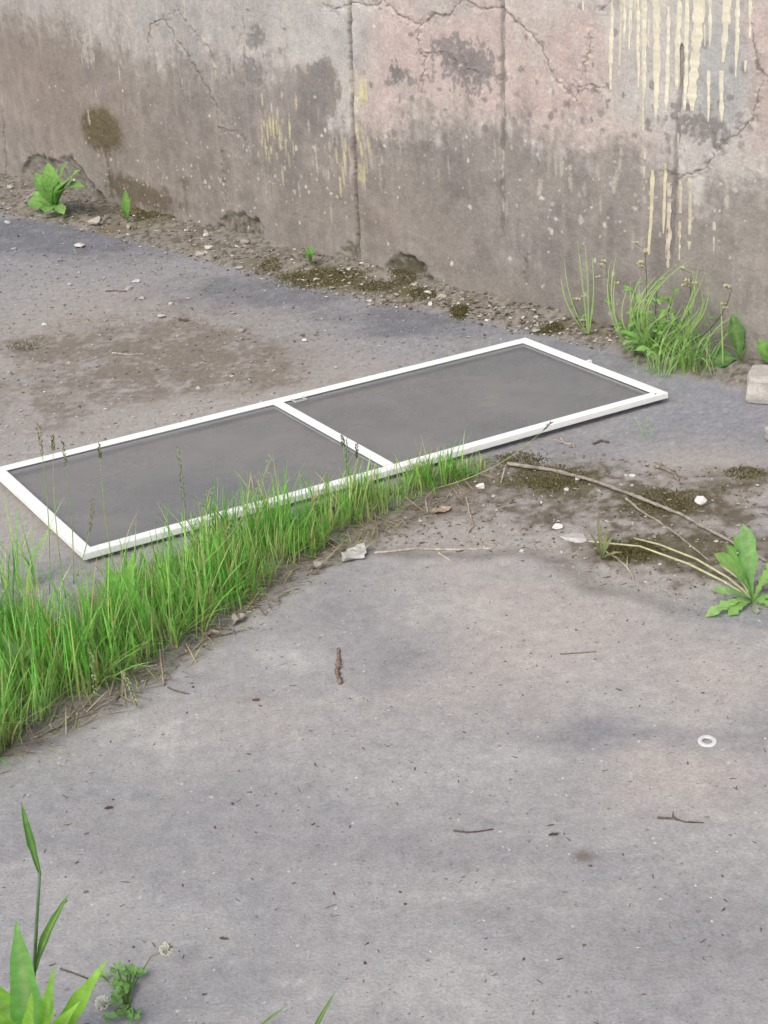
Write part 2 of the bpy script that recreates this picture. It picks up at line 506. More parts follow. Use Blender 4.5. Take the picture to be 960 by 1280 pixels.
# ------------------------------------------------------------------ the wall
def U(pts): return [wuv(*p) for p in pts]
CRACKS = [  # (points, width m, depth)
    ([(186, 52), (188, 30), (205, 24), (216, 40), (235, 68), (255, 103), (270, 128), (275, 155)], 0.006, 0.010),
    ([(205, 24), (222, 12), (240, 35), (262, 60), (272, 90)], 0.003, 0.004),
    ([(278, 160), (298, 165), (312, 178)], 0.004, 0.005),
    ([(404, 4), (420, 12), (437, 4), (468, 6), (482, -2)], 0.005, 0.008),
    ([(480, 0), (503, 20), (528, 30), (545, 17), (561, 20), (578, -2)], 0.005, 0.008),
    ([(528, 30), (524, 42), (527, 66), (534, 70), (532, 90), (527, 118)], 0.0045, 0.006),
    ([(535, 66), (556, 66), (572, 76), (587, 86), (600, 92)], 0.004, 0.006),
    ([(586, 0), (600, 10), (628, 10), (650, 30), (670, 50), (684, 74), (690, 96), (712, 114), (721, 128)], 0.005, 0.008),
    ([(718, 118), (726, 90), (736, 66), (738, 40)], 0.0035, 0.005),
    ([(722, 107), (740, 107), (756, 110)], 0.0035, 0.005),
    ([(938, 36), (945, 68), (948, 88), (962, 96)], 0.005, 0.006),
    ([(952, 100), (940, 150), (902, 180), (880, 210), (852, 222), (828, 215)], 0.004, 0.005),
    ([(748, 12), (766, 0)], 0.006, 0.006),
    ([(2, 140), (5, 180), (8, 226)], 0.010, 0.02),
    ([(276, 160), (280, 210), (284, 262)], 0.003, 0.003),
    ([(660, 320), (655, 350)], 0.003, 0.003),
]
SEAM1 = [(420, -700), (435, -60), (437, 0), (440, 100), (444, 200), (448, 300), (449, 325)]
SEAM2 = [(628, -700), (628, -60), (628, 150), (628, 300)]
SEAM3 = [(853, 60), (848, 140), (842, 240), (838, 335)]
HOLES = [  # fallen render at the wall foot: outline (px), depth
    ([(240, 300), (250, 286), (272, 279), (288, 266), (305, 263), (322, 270), (331, 284), (331, 300), (350, 325), (260, 320)], 0.05),
    ([(470, 350), (478, 335), (492, 322), (505, 316), (522, 319), (532, 327), (534, 345), (560, 362), (585, 378), (640, 396), (660, 412), (560, 420)], 0.055),
    ([(418, 330), (425, 312), (440, 300), (447, 306), (450, 325), (470, 338), (470, 350), (430, 350)], 0.025),
    ([(22, 240), (28, 206), (40, 194), (56, 192), (72, 200), (88, 194), (102, 206), (110, 222), (130, 238), (136, 252), (140, 280), (30, 270)], 0.040),
]

def wall_fields(u, v):
    wx = fbm(u / 0.05, v / 0.05, 61, 3); wy = fbm(u / 0.05 + 9, v / 0.05, 62, 3)
    uw, vw = u + wx * 0.006, v + wy * 0.006
    big = fbm(u / 0.9, v / 0.9, 63, 3); mid = fbm(u / 0.15, v / 0.15, 64, 4, 0.6)
    fin = fbm(u / 0.03, v / 0.03, 65, 3, 0.6); vst = fbm(u / 0.05, v / 0.6, 66, 4, 0.6)
    d = big * 0.012 + mid * 0.0035 + fin * 0.0008
    ub = u + mid * 0.035 + fin * 0.012; vb = v + fbm(u / 0.15 + 5, v / 0.15, 67, 4, 0.6) * 0.03 + fin * 0.01
    def wb(px, py, rx, ry, k=1.0):
        u0, v0 = wuv(px, py); u1, _ = wuv(px + rx, py); _, v1 = wuv(px, py - ry)
        return np.exp(-(((ub - u0) / abs(u1 - u0)) ** 2 + ((vb - v0) / abs(v1 - v0)) ** 2) ** k)
    # ---- base colours
    lo = np.broadcast_to(S(161, 154, 149), u.shape + (3,)).astype(np.float32).copy()
    lo = lerpc(lo, S(142, 136, 132), sstep(-0.1, 0.5, mid + 0.5 * big))
    lo = lerpc(lo, S(172, 163, 156), sstep(0.0, 0.6, vst) * 0.5)
    brown = np.clip(wb(60, 90, 110, 90) + wb(470, 280, 90, 60) * 0.5 + wb(160, 200, 150, 60) * 0.5, 0, 1)
    lo = lerpc(lo, S(156, 142, 131), brown * 0.65)
    up = np.broadcast_to(S(206, 201, 197), u.shape + (3,)).astype(np.float32).copy()
    pink = np.clip(wb(560, 60, 110, 110) + wb(620, -170, 170, 120) * .8 + wb(900, -220, 90, 120) * .7 + wb(680, 110, 70, 60) * 0.9 + wb(730, 60, 40, 60) * 0.7 + wb(950, 90, 40, 130) + wb(470, 120, 40, 80) * 0.6 + wb(780, 175, 70, 30) * 0.6, 0, 1)
    up = lerpc(up, S(208, 189, 183), sstep(0.1, 0.8, pink * (0.9 + 0.6 * mid)) * 0.9)
    grey = np.clip(wb(900, 95, 50, 90) + wb(440, 70, 50, 80) * 0.5 + wb(560, 10, 60, 20) * 0.6 + wb(250, 20, 150, 40) * 0.5, 0, 1)
    up = lerpc(up, S(188, 188, 188), sstep(0.1, 0.8, grey * (0.9 + 0.5 * mid)) * 0.9)
    up = lerpc(up, S(214, 209, 204), sstep(0.25, 0.6, fin * 0.6 + mid * 0.5) * 0.35)
    # ---- where the paler paint still holds
    lim = np.interp(u, [wuv(px, 300)[0] for px in (-150, 0, 130, 200, 340, 400, 450, 520, 600, 700, 800, 870, 960, 1100)],
                    [wuv(px, py)[1] for px, py in ((-150, 0), (0, 5), (130, 40), (200, 78), (340, 92), (400, 98), (450, 165), (520, 150), (600, 150), (700, 165), (800, 190), (870, 235), (960, 225), (1100, 230))])
    hold = sstep(-0.10, 0.09, v - lim + 0.12 * mid + 0.06 * vst + 0.05 * fin)
    hold *= 0.58 + 0.42 * sstep(wuv(280, 100)[0], wuv(430, 100)[0], u)
    darkp = np.clip(wb(385, 118, 36, 40) * 1.1 + wb(410, 100, 16, 30) * .8 + wb(115, 95, 30, 45) * 0.8 + wb(585, 85, 40, 35) * 0.55 + wb(500, 95, 16, 22) * 0.7 + wb(885, 165, 40, 18) * 0.6 + wb(900, 105, 26, 22, 2) * 0.3 + wb(240, 90, 60, 25) * 0.4, 0, 1)
    hold *= 1 - sstep(0.35, 0.6, darkp * (0.85 + 0.5 * mid + 0.9 * fin))
    col = lo * (1 - hold[..., None]) + up * hold[..., None]
    d = d + hold * 0.0015
    dk = np.clip(wb(385, 118, 32, 36) + wb(405, 105, 20, 24) * .7 + wb(118, 95, 20, 40, 2) * 0.8, 0, 1)
    col = lerpc(col, S(140, 134, 131), sstep(0.25, 0.8, dk * (0.9 + 0.6 * mid + .3 * fin)) * 0.6)
    # flaked dark patches
    fl = np.clip(wb(590, 85, 45, 40) + wb(500, 92, 16, 16) + wb(880, 160, 45, 25) + wb(745, 115, 8, 8) * 0.9 + wb(560, 60, 30, 20) * 0.5, 0, 1)
    col = lerpc(col, S(142, 137, 136), sstep(0.42, 0.55, fl * 0.75 + fin * 0.75) * sstep(0.1, 0.3, fl) * 0.8)
    for px, py, r in ((315, 46, 20), (315, 91, 20)):
        b = wb(px, py, r, r, 1)
        k = sstep(0.35, 0.7, b * (0.9 + 0.7 * mid + 1.1 * fin))
        col = lerpc(col, S(134, 128, 125), k * 0.7); d = d - k * 0.003
        col = lerpc(col, S(208, 204, 200), sstep(0.35, 0.5, fbm(u / 0.02, v / 0.02, 77, 2)) * wb(px, py - r * 0.9, r * 1.2, r * 0.7) * 0.8)
    # pale scuffs, runs and spatter
    for px, py, rx, ry in ((150, 25, 25, 40), (110, 60, 12, 30), (200, 60, 25, 30), (270, 85, 8, 25), (540, 20, 30, 25), (660, 60, 40, 40)):
        col = lerpc(col, S(196, 190, 184), sstep(0.35, 0.7, wb(px, py, rx, ry) * (0.7 + 0.7 * vst + 0.6 * fin)) * 0.6)
    sc = sstep(0.38, 0.62, vst * 0.6 + fbm(u / 0.02, v / 0.06, 72, 3) * 0.8)
    scz = np.clip(wb(860, 260, 110, 90) + wb(700, 215, 60, 60) * 0.8 + wb(560, 110, 50, 40) * 0.7 + wb(610, 170, 60, 40) * 0.5 + wb(430, 190, 40, 60) * 0.8 + wb(850, 190, 60, 30), 0, 1)
    col = lerpc(col, S(190, 180, 172), sc * scz * 0.6)
    yl = np.clip(wb(450, 120, 12, 18) + wb(452, 215, 7, 24) * 0.9, 0, 1)
    col = lerpc(col, S(206, 198, 160), sstep(0.3, 0.7, yl * (0.9 + 0.6 * mid)) * 0.7)
    # damp rising at the foot, moss
    foot = sstep(0.16, 0.0, v + 0.08 * mid)
    col = lerpc(col, S(150, 143, 137), foot * 0.45)
    ms = wb(130, 162, 26, 30, 1.6)
    tail = sstep(0.012, 0.004, np.abs(u - wuv(135, 200)[0] + fin * 0.01)) * sstep(wuv(135, 240)[1], wuv(135, 215)[1], v) * sstep(wuv(135, 175)[1], wuv(135, 185)[1], v)
    mk = sstep(0.12, 0.75, ms * (0.95 + 0.45 * fin + 0.5 * mid))
    col = lerpc(col, S(104, 94, 66), mk * 0.85); col = lerpc(col, S(116, 104, 84), tail * 0.7)
    d = d + mk * 0.004 * (1 + fin)
    gmo = np.clip(wb(190, 248, 60, 22) + wb(150, 225, 25, 25) * 0.6 + wb(235, 225, 35, 14) * 0.6, 0, 1)
    col = lerpc(col, S(104, 92, 72), sstep(0.35, 0.8, gmo * (0.75 + 0.6 * fin + 0.5 * mid)) * 0.75)
    # ---- joints
    for pts, w, dep, c, k in ((SEAM1, 0.011, 0.018, S(116, 108, 102), 0.8), (SEAM2, 0.010, 0.008, S(128, 122, 120), 0.75), (SEAM3, 0.010, 0.004, S(138, 131, 128), 0.7)):
        q = U(pts); dd = poly_dist(uw, vw, q)
        e = sstep(w * 1.15, w * 0.75, dd)
        vlo = q[-1][1]
        ramp = sstep(vlo - 0.03, vlo + 0.06, v)
        d = d - e * dep * ramp
        col = lerpc(col, c, e * k * ramp)
        lip = sstep(w * 2.6, w * 1.3, dd) * (1 - e) * ramp
        d = d + lip * 0.002 * (1 + mid)
    q = U([(628, 190), (628, 300)]); wh = sstep(0.009, 0.005, poly_dist(uw, vw, q)) * sstep(-0.15, 0.25, vst + fbm(v / 0.05, v * 0 + 3, 81, 2) * 0.8)
    col = lerpc(col, S(205, 200, 196), wh * 0.75)
    q = U([(628, 30), (628, 60)]); wh = sstep(0.007, 0.003, poly_dist(uw, vw, q)); col = lerpc(col, S(205, 200, 196), wh * 0.6)
    # ---- cracks
    jx = fbm(u / 0.035, v / 0.035, 91, 3) * 0.012; jy = fbm(u / 0.035, v / 0.035, 92, 3) * 0.012
    for pts, w, dep in CRACKS:
        q = U(pts)
        lo_u = min(a for a, b in q) - 0.1; hi_u = max(a for a, b in q) + 0.1
        sel = (u > lo_u) & (u < hi_u)
        dd = poly_dist(u[sel] + jx[sel], v[sel] + jy[sel], q)
        e = sstep(w * .8, w * 0.25, dd)
        d[sel] -= e * dep * .35
        c = col[sel]; c = lerpc(c, S(120, 110, 105), e * 0.75)
        col[sel] = c
        d[sel] += sstep(0.03, 0.0, dd) * (1 - e) * 0.002 * np.sign(jx[sel])
    # paint flaked off to the side of the long crack
    q = U([(255, 110), (275, 158)]); dd = poly_dist(uw, vw, q)
    col = lerpc(col, S(196, 190, 186), sstep(0.012, 0.006, dd) * sstep(0.008, 0.010, dd) * 0.8)
    # ---- fallen render at the foot
    hol = np.zeros(u.shape, np.float32)
    for pts, dep in HOLES:
        s = sdist(u + wx * 0.022 + mid * .02, v + wy * 0.020 + mid * .02, U(pts))
        e = sstep(0.006, -0.022, s)
        d = d - e * (dep * .26 + mid * 0.016 + fin * 0.007)
        hol = np.maximum(hol, e)
        lip = sstep(0.05, 0.0, s) * (1 - e)
        d = d + lip * 0.006 * (0.6 + mid)
    hc = lerpc(np.broadcast_to(S(150, 145, 136), u.shape + (3,)), S(112, 106, 96), sstep(-0.2, 0.4, mid * 0.7 + fin * 0.6))
    hc = lerpc(hc, S(96, 90, 64), sstep(0.2, 0.7, np.clip(wb(508, 335, 26, 16) + wb(300, 290, 40, 14) * 0.5 + wb(60, 195, 50, 10) * 0.4, 0, 1) * (0.9 + fin)) * 0.7)
    gr = wb(60, 205, 70, 40)
    hc = lerpc(hc, S(140, 138, 128), gr * 0.5)
    col = col * (1 - hol[..., None]) + hc * hol[..., None]
    cl2 = fbm(u / 0.32, v / 0.28, 68, 4, 0.6)
    col = col * (1 + 0.11 * fin + 0.09 * mid + 0.15 * cl2 + 0.06 * vst)[..., None]
    return d, np.clip(col, 0.01, 0.9)

WALL_H = 2.7
def build_wall():
    lo, hi = -0.9, WLEN + 0.7
    us = np.concatenate([np.linspace(lo - 6, lo - 0.05, 60), np.arange(lo, hi, 0.0046), np.linspace(hi + 0.05, hi + 5, 60)])
    vs_ = np.concatenate([np.arange(-0.10, 1.22, 0.0036), np.linspace(1.24, WALL_H, 60)])
    Ug, Vg = np.meshgrid(us, vs_)
    u = Ug.ravel().astype(np.float32); v = Vg.ravel().astype(np.float32)
    d, c = wall_fields(u, v)
    nu, nv = len(us), len(vs_)
    # flicks of lime and flaked-off paint, each its own little mark
    c3 = c.reshape(nv, nu, 3)
    def mark(px, py, ru, rv, colr, k):
        u0, v0 = wuv(px, py)
        i0, i1 = np.searchsorted(us, [u0 - ru * 1.5, u0 + ru * 1.5]); j0, j1 = np.searchsorted(vs_, [v0 - rv * 1.5, v0 + rv * 1.5])
        if i1 <= i0 or j1 <= j0: return
        a, b = Ug[j0:j1, i0:i1], Vg[j0:j1, i0:i1]
        n = fbm(a / 0.012 + px, b / 0.012, 73, 2) * .5
        e = sstep(1.15, 0.7, np.hypot((a - u0) / ru, (b - v0) / rv) + n) * k
        c3[j0:j1, i0:i1] = lerpc(c3[j0:j1, i0:i1], colr, e)
    rr = random.Random(21)
    LIME = S(226, 222, 216)
    for cx_, cy_, sx_, sy_, n in ((255, 225, 75, 28, 90), (330, 230, 50, 40, 40), (200, 240, 60, 25, 40), (430, 190, 50, 55, 45), (520, 230, 80, 60, 26), (700, 240, 60, 60, 50), (660, 280, 60, 50, 24), (860, 250, 70, 60, 40), (480, 480, 1, 1, 0), (100, 150, 90, 60, 30), (500, 150, 260, 110, 120)):
        for _ in range(n):
            q = rr.random() ** 4
            mark(rr.gauss(cx_, sx_), rr.gauss(cy_, sy_), .0034 + .007 * q, .0034 + .010 * q * rr.random(), LIME, rr.uniform(.25, .95))
    for _ in range(190):       # pale scratches and runs
        px, py = rr.choice([(rr.gauss(860, 60), rr.gauss(225, 45)), (rr.gauss(700, 60), rr.gauss(190, 50)), (rr.gauss(560, 60), rr.gauss(130, 35)), (rr.gauss(430, 30), rr.gauss(190, 45)), (rr.uniform(100, 330), rr.gauss(40, 40)), (rr.uniform(640, 760), rr.uniform(0, 110))])
        mark(px, py, rr.uniform(.004, .010), rr.uniform(.008, .045), S(206, 198, 190), rr.uniform(.25, .75))
    for _ in range(230):       # dark flakes
        px, py = rr.choice([(rr.gauss(585, 24), rr.gauss(85, 22)), (rr.gauss(880, 35), rr.gauss(165, 20)), (rr.gauss(690, 60), rr.gauss(150, 30)), (rr.gauss(500, 30), rr.gauss(120, 25)), (rr.gauss(315, 16), rr.gauss(68, 28)), (rr.uniform(450, 960), rr.uniform(0, 180))])
        mark(px, py, rr.uniform(.005, .016), rr.uniform(.005, .016), S(146, 140, 137), rr.uniform(.3, .85))
    for _ in range(70):        # faint yellow smears
        px, py = rr.choice([(rr.gauss(345, 11), rr.gauss(165, 22)), (rr.gauss(345, 11), rr.gauss(165, 22)), (rr.gauss(452, 5), rr.gauss(190, 35)), (rr.gauss(432, 6), rr.gauss(200, 18)), (rr.gauss(450, 9), rr.gauss(112, 10))])
        mark(px, py, rr.uniform(.004, .008), rr.uniform(.01, .05), S(222, 212, 168), rr.uniform(.25, .7))
    c = c3.reshape(-1, 3) * np.array([0.835, 0.85, 0.85], np.float32)
    co = np.stack([W0.x + u * WT.x + d * WN.x, W0.y + u * WT.y + d * WN.y, v], 1)
    idx = np.arange(nu * nv).reshape(nv, nu)
    q = np.stack([idx[:-1, :-1], idx[:-1, 1:], idx[1:, 1:], idx[1:, :-1]], -1).reshape(-1, 4)
    # back, top and ends so that the wall has its thickness
    k = nu * nv
    T = 0.35
    ring = [(us[0], -0.1), (us[-1], -0.1), (us[-1], WALL_H), (us[0], WALL_H)]
    bk = [wpt(a, b, -T) for a, b in ring]; fr = [wpt(a, b, -0.02) for a, b in ring]
    extra = np.array([tuple(p) for p in bk + fr], np.float32)
    eq = np.array([[3, 2, 1, 0], [2, 3, 7, 6], [0, 4, 7, 3], [1, 2, 6, 5]]) + k
    co = np.concatenate([co, extra]); q = np.concatenate([q, eq])
    c = np.concatenate([c, np.repeat(S(160, 150, 145)[None], 8, 0)])
    me = np_mesh('plaster_wall', co, q, c)
    me.materials.append(M_WALL)
    o = bpy.data.objects.new('plaster_wall', me); COL.objects.link(o)
    tag(o, 'stained grey and pink plaster wall with cracks, pale paint drips and crumbling foot', 'wall')
    return o
wall = build_wall()

def paint_drip(x0, y0, x1, y1, w, tone=(230, 225, 204), ragged=0.6, gap=0.05):
    """one run of cream paint, proud of the plaster"""
    a = wuv(x0, y0); b = wuv(x1, y1)
    L = abs(a[1] - b[1])
    n = max(6, int(L / 0.008))
    hw = abs(wuv(x0 + w, y0)[0] - a[0]) * 0.52
    uu = np.array([a[0] + (b[0] - a[0]) * i / n for i in range(n + 1)], np.float32)
    vv = np.array([a[1] + (b[1] - a[1]) * i / n for i in range(n + 1)], np.float32)
    ph = random.random() * 50
    wob = fbm(vv / 0.10 + ph, vv * 0 + ph, 5, 3) * hw * 0.4
    wid = hw * (1 + ragged * 1.6 * fbm(vv / 0.03 + ph, vv * 0 + 2, 6, 3) + ragged * fbm(vv / 0.15 + ph, vv * 0 + 5, 8, 2))
    tt = np.linspace(0, 1, n + 1)
    wid *= np.where(tt > 0.8, 0.35 + 0.65 * np.sqrt(np.clip((1 - tt) / 0.2, 0, 1)), 1) * (1 - 0.15 * tt)
    dsurf, _ = None, None
    mb = MB()
    rows = []
    kf = sstep(-0.08, 0.22, fbm(vv / 0.03 + ph, vv * 0 + 9, 9, 3) + 0.62 - gap * 1.5)
    wid = wid * kf; keep = kf > 0.04
    uall = np.concatenate([uu + wob - wid, uu + wob, uu + wob + wid])
    d = wall_disp(uall, np.concatenate([vv, vv, vv])).reshape(3, -1)
    base = S(*tone)
    cs = []
    vsl = []
    for i in range(n + 1):
        k = 0.84 + 0.2 * random.random()
        for j, off in enumerate((-1, 0, 1)):
            h = 0.0006 if j != 1 else 0.0024
            dd = max(d[j, i], d[1, i] - 0.002) + h
            p = wpt(uu[i] + wob[i] + off * wid[i], vv[i], dd)
            vsl.append(p); cs.append(tuple(base * k))
    fs = []
    for i in range(n):
        if not (keep[i] and keep[i + 1]): continue
        for j in range(2):
            fs.append((i * 3 + j, i * 3 + j + 1, i * 3 + 3 + j + 1, i * 3 + 3 + j))
    if not fs: return
    mb.add(vsl, fs, cs)
    mb.build('paint_drip', M_PAINT, wall)

def wall_disp(u, v):
    return wall_fields(np.asarray(u, np.float32), np.asarray(v, np.float32))[0]

DRIPS = [(766, -8, 763, 112, 5.5), (781, -8, 781, 48, 5), (793, -8, 787, 62, 4.5), (799, -8, 798, 110, 5), (808, -8, 804, 118, 7), (823, -8, 820, 147, 8),
         (837, 8, 833, 140, 5), (852, -8, 845, 108, 7), (861, -8, 856, 138, 6), (875, -8, 864, 138, 14), (889, -8, 888, 58, 5), (912, -8, 904, 78, 9), (902, 88, 901, 152, 5),
         (926, -8, 920, 96, 6), (941, -8, 938, 48, 5.5), (886, 88, 885, 152, 3.5), (730, -8, 729, 14, 4), (916, -8, 913, 30, 4), (933, 75, 932, 90, 3)]
for _ in range(18):
    px = random.uniform(768, 946); y1 = random.uniform(15, 130)
    DRIPS.append((px, -8 if random.random() < .7 else y1 * .4, px - random.uniform(0, 5), y1, random.uniform(2.2, 4.0), (218, 212, 192), .7, .15))
for q in DRIPS:
    if q[1] == -8: q = (q[0] + (q[0] - q[2]) * .9, -8 - random.uniform(60, 190)) + tuple(q[2:])
    paint_drip(*q)
for q in [(816, 212, 812, 318, 4.5, (214, 205, 176), .4, .05), (832, 204, 830, 292, 3.5, (214, 205, 176), .4, .1), (837, 228, 836, 335, 6, (202, 192, 178), .5, .2),
          (851, 210, 850, 325, 4, (206, 196, 172), .5, .3), (863, 222, 862, 312, 5.5, (204, 196, 176), .6, .25), (893, 262, 892, 314, 4.5, (204, 194, 176), .6, .35),
          (804, 118, 804, 175, 3, (214, 206, 184), .5, .3), (763, 112, 763, 150, 3, (206, 198, 184), .5, .35), (848, 140, 846, 200, 4, (190, 182, 172), .5, .35), (806, 185, 806, 222, 3, (206, 198, 178), .5, .3)]:
    paint_drip(*q)

# ------------------------------------------------------------------ the window screen
ZT = 0.030                                     # height of the frame's upper face
RAIL, THK = 0.030, 0.017
cs_ = [gp(-10, 586, ZT), gp(103, 692, ZT), gp(835, 491, ZT), gp(657, 421, ZT)]
ex = ((cs_[2] - cs_[1]).normalized() + (cs_[3] - cs_[0]).normalized()).normalized()
ey = Vector((-ex.y, ex.x, 0))
ctr = sum(cs_, Vector()) / 4
SL = ((cs_[2] - cs_[1]).length + (cs_[3] - cs_[0]).length) / 2
SW = ((cs_[0] - cs_[1]).length + (cs_[3] - cs_[2]).length) / 2
print('screen size', SL, SW)
scr = empty('window_screen', (ctr.x, ctr.y, ZT - THK), 'white framed insect screen with grey mesh lying flat beside the grass', 'window screen')
scr.rotation_euler = (0, 0, math.atan2(ex.y, ex.x))

WHITE = S(240, 243, 241, 0.92)
# section of a rail: (distance from the outer edge, height)
SEC = [(0.0, 0.001), (0.0, THK - 0.0018), (0.0018, THK), (0.0165, THK), (0.0170, THK - 0.0014), (0.0195, THK - 0.0014), (0.0200, THK - 0.0004), (RAIL - 0.003, THK - 0.0004), (RAIL - 0.001, THK - 0.003),
       (RAIL, THK - 0.006), (RAIL, 0.004), (RAIL - 0.002, 0.0), (0.001, 0.0)]
def rail(name, p0, p1, inward, mitre=True, sec=SEC, parts=24):
    p0, p1 = Vector((*p0, 0)), Vector((*p1, 0)); d = (p1 - p0); L = d.length; d.normalize(); n = Vector((*inward, 0))
    mb = MB(); vs_, fs, cc = [], [], []
    k = len(sec)
    ph = random.random() * 40
    for i in range(parts + 1):
        for (w, h) in sec:
            a = (w if mitre else 0.0) + 0.0004; s = a + (L - 2 * a) * i / parts
            bow = 0.0012 * math.sin(s * 5 + ph)
            vs_.append(p0 + d * s + n * (w + bow * 0.5) + Vector((0, 0, h + bow * 0.5)))
            g = 0.97 + 0.05 * float(pnoise(np.array([s * 9 + ph]), np.array([w * 60.]), 3)[0]) - (0.05 if h < 0.004 else 0)
            cc.append(tuple(WHITE * g))
    for i in range(parts):
        for j in range(k):
            fs.append((i * k + j, i * k + (j + 1) % k, (i + 1) * k + (j + 1) % k, (i + 1) * k + j))
    fs.append(tuple(range(k))[::-1]); fs.append(tuple(parts * k + j for j in range(k)))
    mb.add(vs_, fs, cc)
    return mb.build(name, M_FRAME, scr, smooth=False)
hx, hy = SL / 2, SW / 2
rail('rail', (-hx, -hy), (hx, -hy), (0, 1))
rail('rail', (hx, hy), (-hx, hy), (0, -1))
rail('stile', (-hx, hy), (-hx, -hy), (1, 0))
rail('stile', (hx, -hy), (hx, hy), (-1, 0))
# middle bar, from the photograph's two T joints
def loc2(px, py):
    p = gp(px, py, ZT) - ctr
    return p.dot(ex), p.dot(ey)
mid_a, mid_b = loc2(356, 508), loc2(490, 581)
mx = (mid_a[0] + mid_b[0]) / 2
MSEC = [(-0.014, 0.002), (-0.014, THK - 0.003), (-0.012, THK - 0.0008), (-0.004, THK - 0.0008), (-0.0035, THK - 0.002), (0.0035, THK - 0.002), (0.004, THK - 0.0008), (0.012, THK - 0.0008), (0.014, THK - 0.003), (0.014, 0.002)]
bar = rail('middle_bar', (mx, -hy + RAIL), (mx, hy - RAIL), (-1, 0), mitre=False, sec=MSEC)
# mesh panels with the cord that holds them
def panel(x0, x1):
    y0, y1 = -hy + RAIL - 0.004, hy - RAIL + 0.004
    nx, ny = 90, 60
    mb = MB(); vs_, fs = [], []
    gx, gy = np.meshgrid(np.linspace(x0, x1, nx), np.linspace(y0, y1, ny))
    ed = np.minimum(np.minimum(gx - x0, x1 - gx), np.minimum(gy - y0, y1 - gy))
    sag = -0.005 * sstep(0, 0.2, ed) + 0.0035 * fbm(gx / 0.25 + gy / 0.5, gy / 0.16, 15, 3) * sstep(0, 0.06, ed)
    zz = 0.0095 + sag
    idx = np.arange(nx * ny).reshape(ny, nx)
    q = np.stack([idx[:-1, :-1], idx[:-1, 1:], idx[1:, 1:], idx[1:, :-1]], -1).reshape(-1, 4)
    me = np_mesh('mesh_panel', np.stack([gx.ravel(), gy.ravel(), zz.ravel()], 1), q)
    me.materials.append(M_MESH)
    o = bpy.data.objects.new('mesh_panel', me); COL.objects.link(o); o.parent = scr
    i = 0.0055
    c = MB().tube([(x0 + i, y0 + i, .0115), (x1 - i, y0 + i, .0115), (x1 - i, y1 - i, .0115), (x0 + i, y1 - i, .0115), (x0 + i, y0 + i, .0115)], 0.0019, 6, S(120, 122, 126))
    k = c.build('cord', M_PLASTIC, scr); k.parent = o
panel(-hx + RAIL - 0.004, mx - 0.010)
panel(mx + 0.010, hx - RAIL + 0.004)
# small pull loop at the middle bar, clip on the outer edge, corner keys and screw heads
def local_box(mb, c, s, ang=0.0, col=WHITE):
    ca, sa = math.cos(ang), math.sin(ang)
    vs_ = []
    for dz in (-1, 1):
        for dx, dy in ((-1, -1), (1, -1), (1, 1), (-1, 1)):
            x, y = dx * s[0] / 2, dy * s[1] / 2
            k = 0.86 if dz > 0 else 1
            vs_.append((c[0] + (x * ca - y * sa) * k, c[1] + (x * sa + y * ca) * k, c[2] + dz * s[2] / 2))
    mb.add(vs_, [(0, 3, 2, 1), (4, 5, 6, 7), (0, 1, 5, 4), (1, 2, 6, 5), (2, 3, 7, 6), (3, 0, 4, 7)], col)
hd = loc2(379, 501)
mb = MB(); yb = hy - RAIL
for dx in (-0.017, 0.017): local_box(mb, (hd[0] + dx, yb - 0.012, 0.014), (0.005, 0.026, 0.004), 0, S(182, 184, 186))
local_box(mb, (hd[0], yb - 0.024, 0.0142), (0.039, 0.006, 0.0046), 0, S(186, 188, 190))
mb.build('pull_tab', M_PLASTIC, scr, smooth=False)
cl = loc2(737, 450)
mb = MB(); local_box(mb, (hx + 0.008, cl[1], 0.012), (0.017, 0.010, 0.009), 0, WHITE)
local_box(mb, (hx + 0.003, cl[1] + 0.008, 0.007), (0.007, 0.012, 0.004), 0, WHITE)
mb.build('clip', M_FRAME, scr, smooth=False)
for sx in (-1, 1):
    for sy in (-1, 1):
        mb = MB()
        local_box(mb, (sx * (hx - 0.010), sy * (hy - 0.010), THK + 0.0003), (0.011, 0.011, 0.0018), 0.0, WHITE * 0.93)
        mb.build('corner_key', M_FRAME, scr, smooth=False)
sw = MB(); sw.tube([(hx - 0.034, -hy + 0.011, THK - 0.001), (hx - 0.034, -hy + 0.011, THK + 0.0012)], [0.0036, 0.003], 10, S(120, 118, 115)); sw.build('screw_head', M_METAL, scr, smooth=False)
SCR_C, SCR_X, SCR_Y = ctr, ex, ey
def in_screen(p, mg=0.0):
    q = p - SCR_C
    return abs(q.dot(SCR_X)) < hx + mg and abs(q.dot(SCR_Y)) < hy + mg

# ------------------------------------------------------------------ grass
GREENS = [S(138, 206, 92, 1.), S(122, 194, 78, 1.), S(164, 216, 116, 1.), S(106, 178, 74, 1.), S(178, 200, 128, 1.)]
def blade(mb, base, h, az, lean, curl, w, colr, seg=5, straw=None):
    """a single grass blade: rises, leans and arches over"""
    dx, dy = math.cos(az), math.sin(az)
    side = Vector((-dy, dx, 0))
    tw = random.uniform(-0.6, 0.6)
    p = Vector(base); th = lean; L = h / seg
    vs_, cc = [], []
    for i in range(seg + 1):
        t = i / seg
        ww = w * (0.75 + 0.5 * t if t < 0.35 else 0.925 * (1 - ((t - 0.35) / 0.65) ** 1.6)) * 0.5
        s2 = (side * math.cos(tw * t) + Vector((dx, dy, 0)) * math.sin(tw * t)) * ww
        c = colr * (0.92 + 0.16 * t)
        if straw is not None and t < 0.25: c = c * 0.5 + straw * 0.5
        vs_ += [p - s2, p + s2]; cc += [tuple(c)] * 2
        p = p + Vector((dx * math.sin(th), dy * math.sin(th), math.cos(th))) * L
        th += curl / seg
    fs = [(2 * i, 2 * i + 1, 2 * i + 3, 2 * i + 2) for i in range(seg)]
    mb.add(vs_, fs, cc)

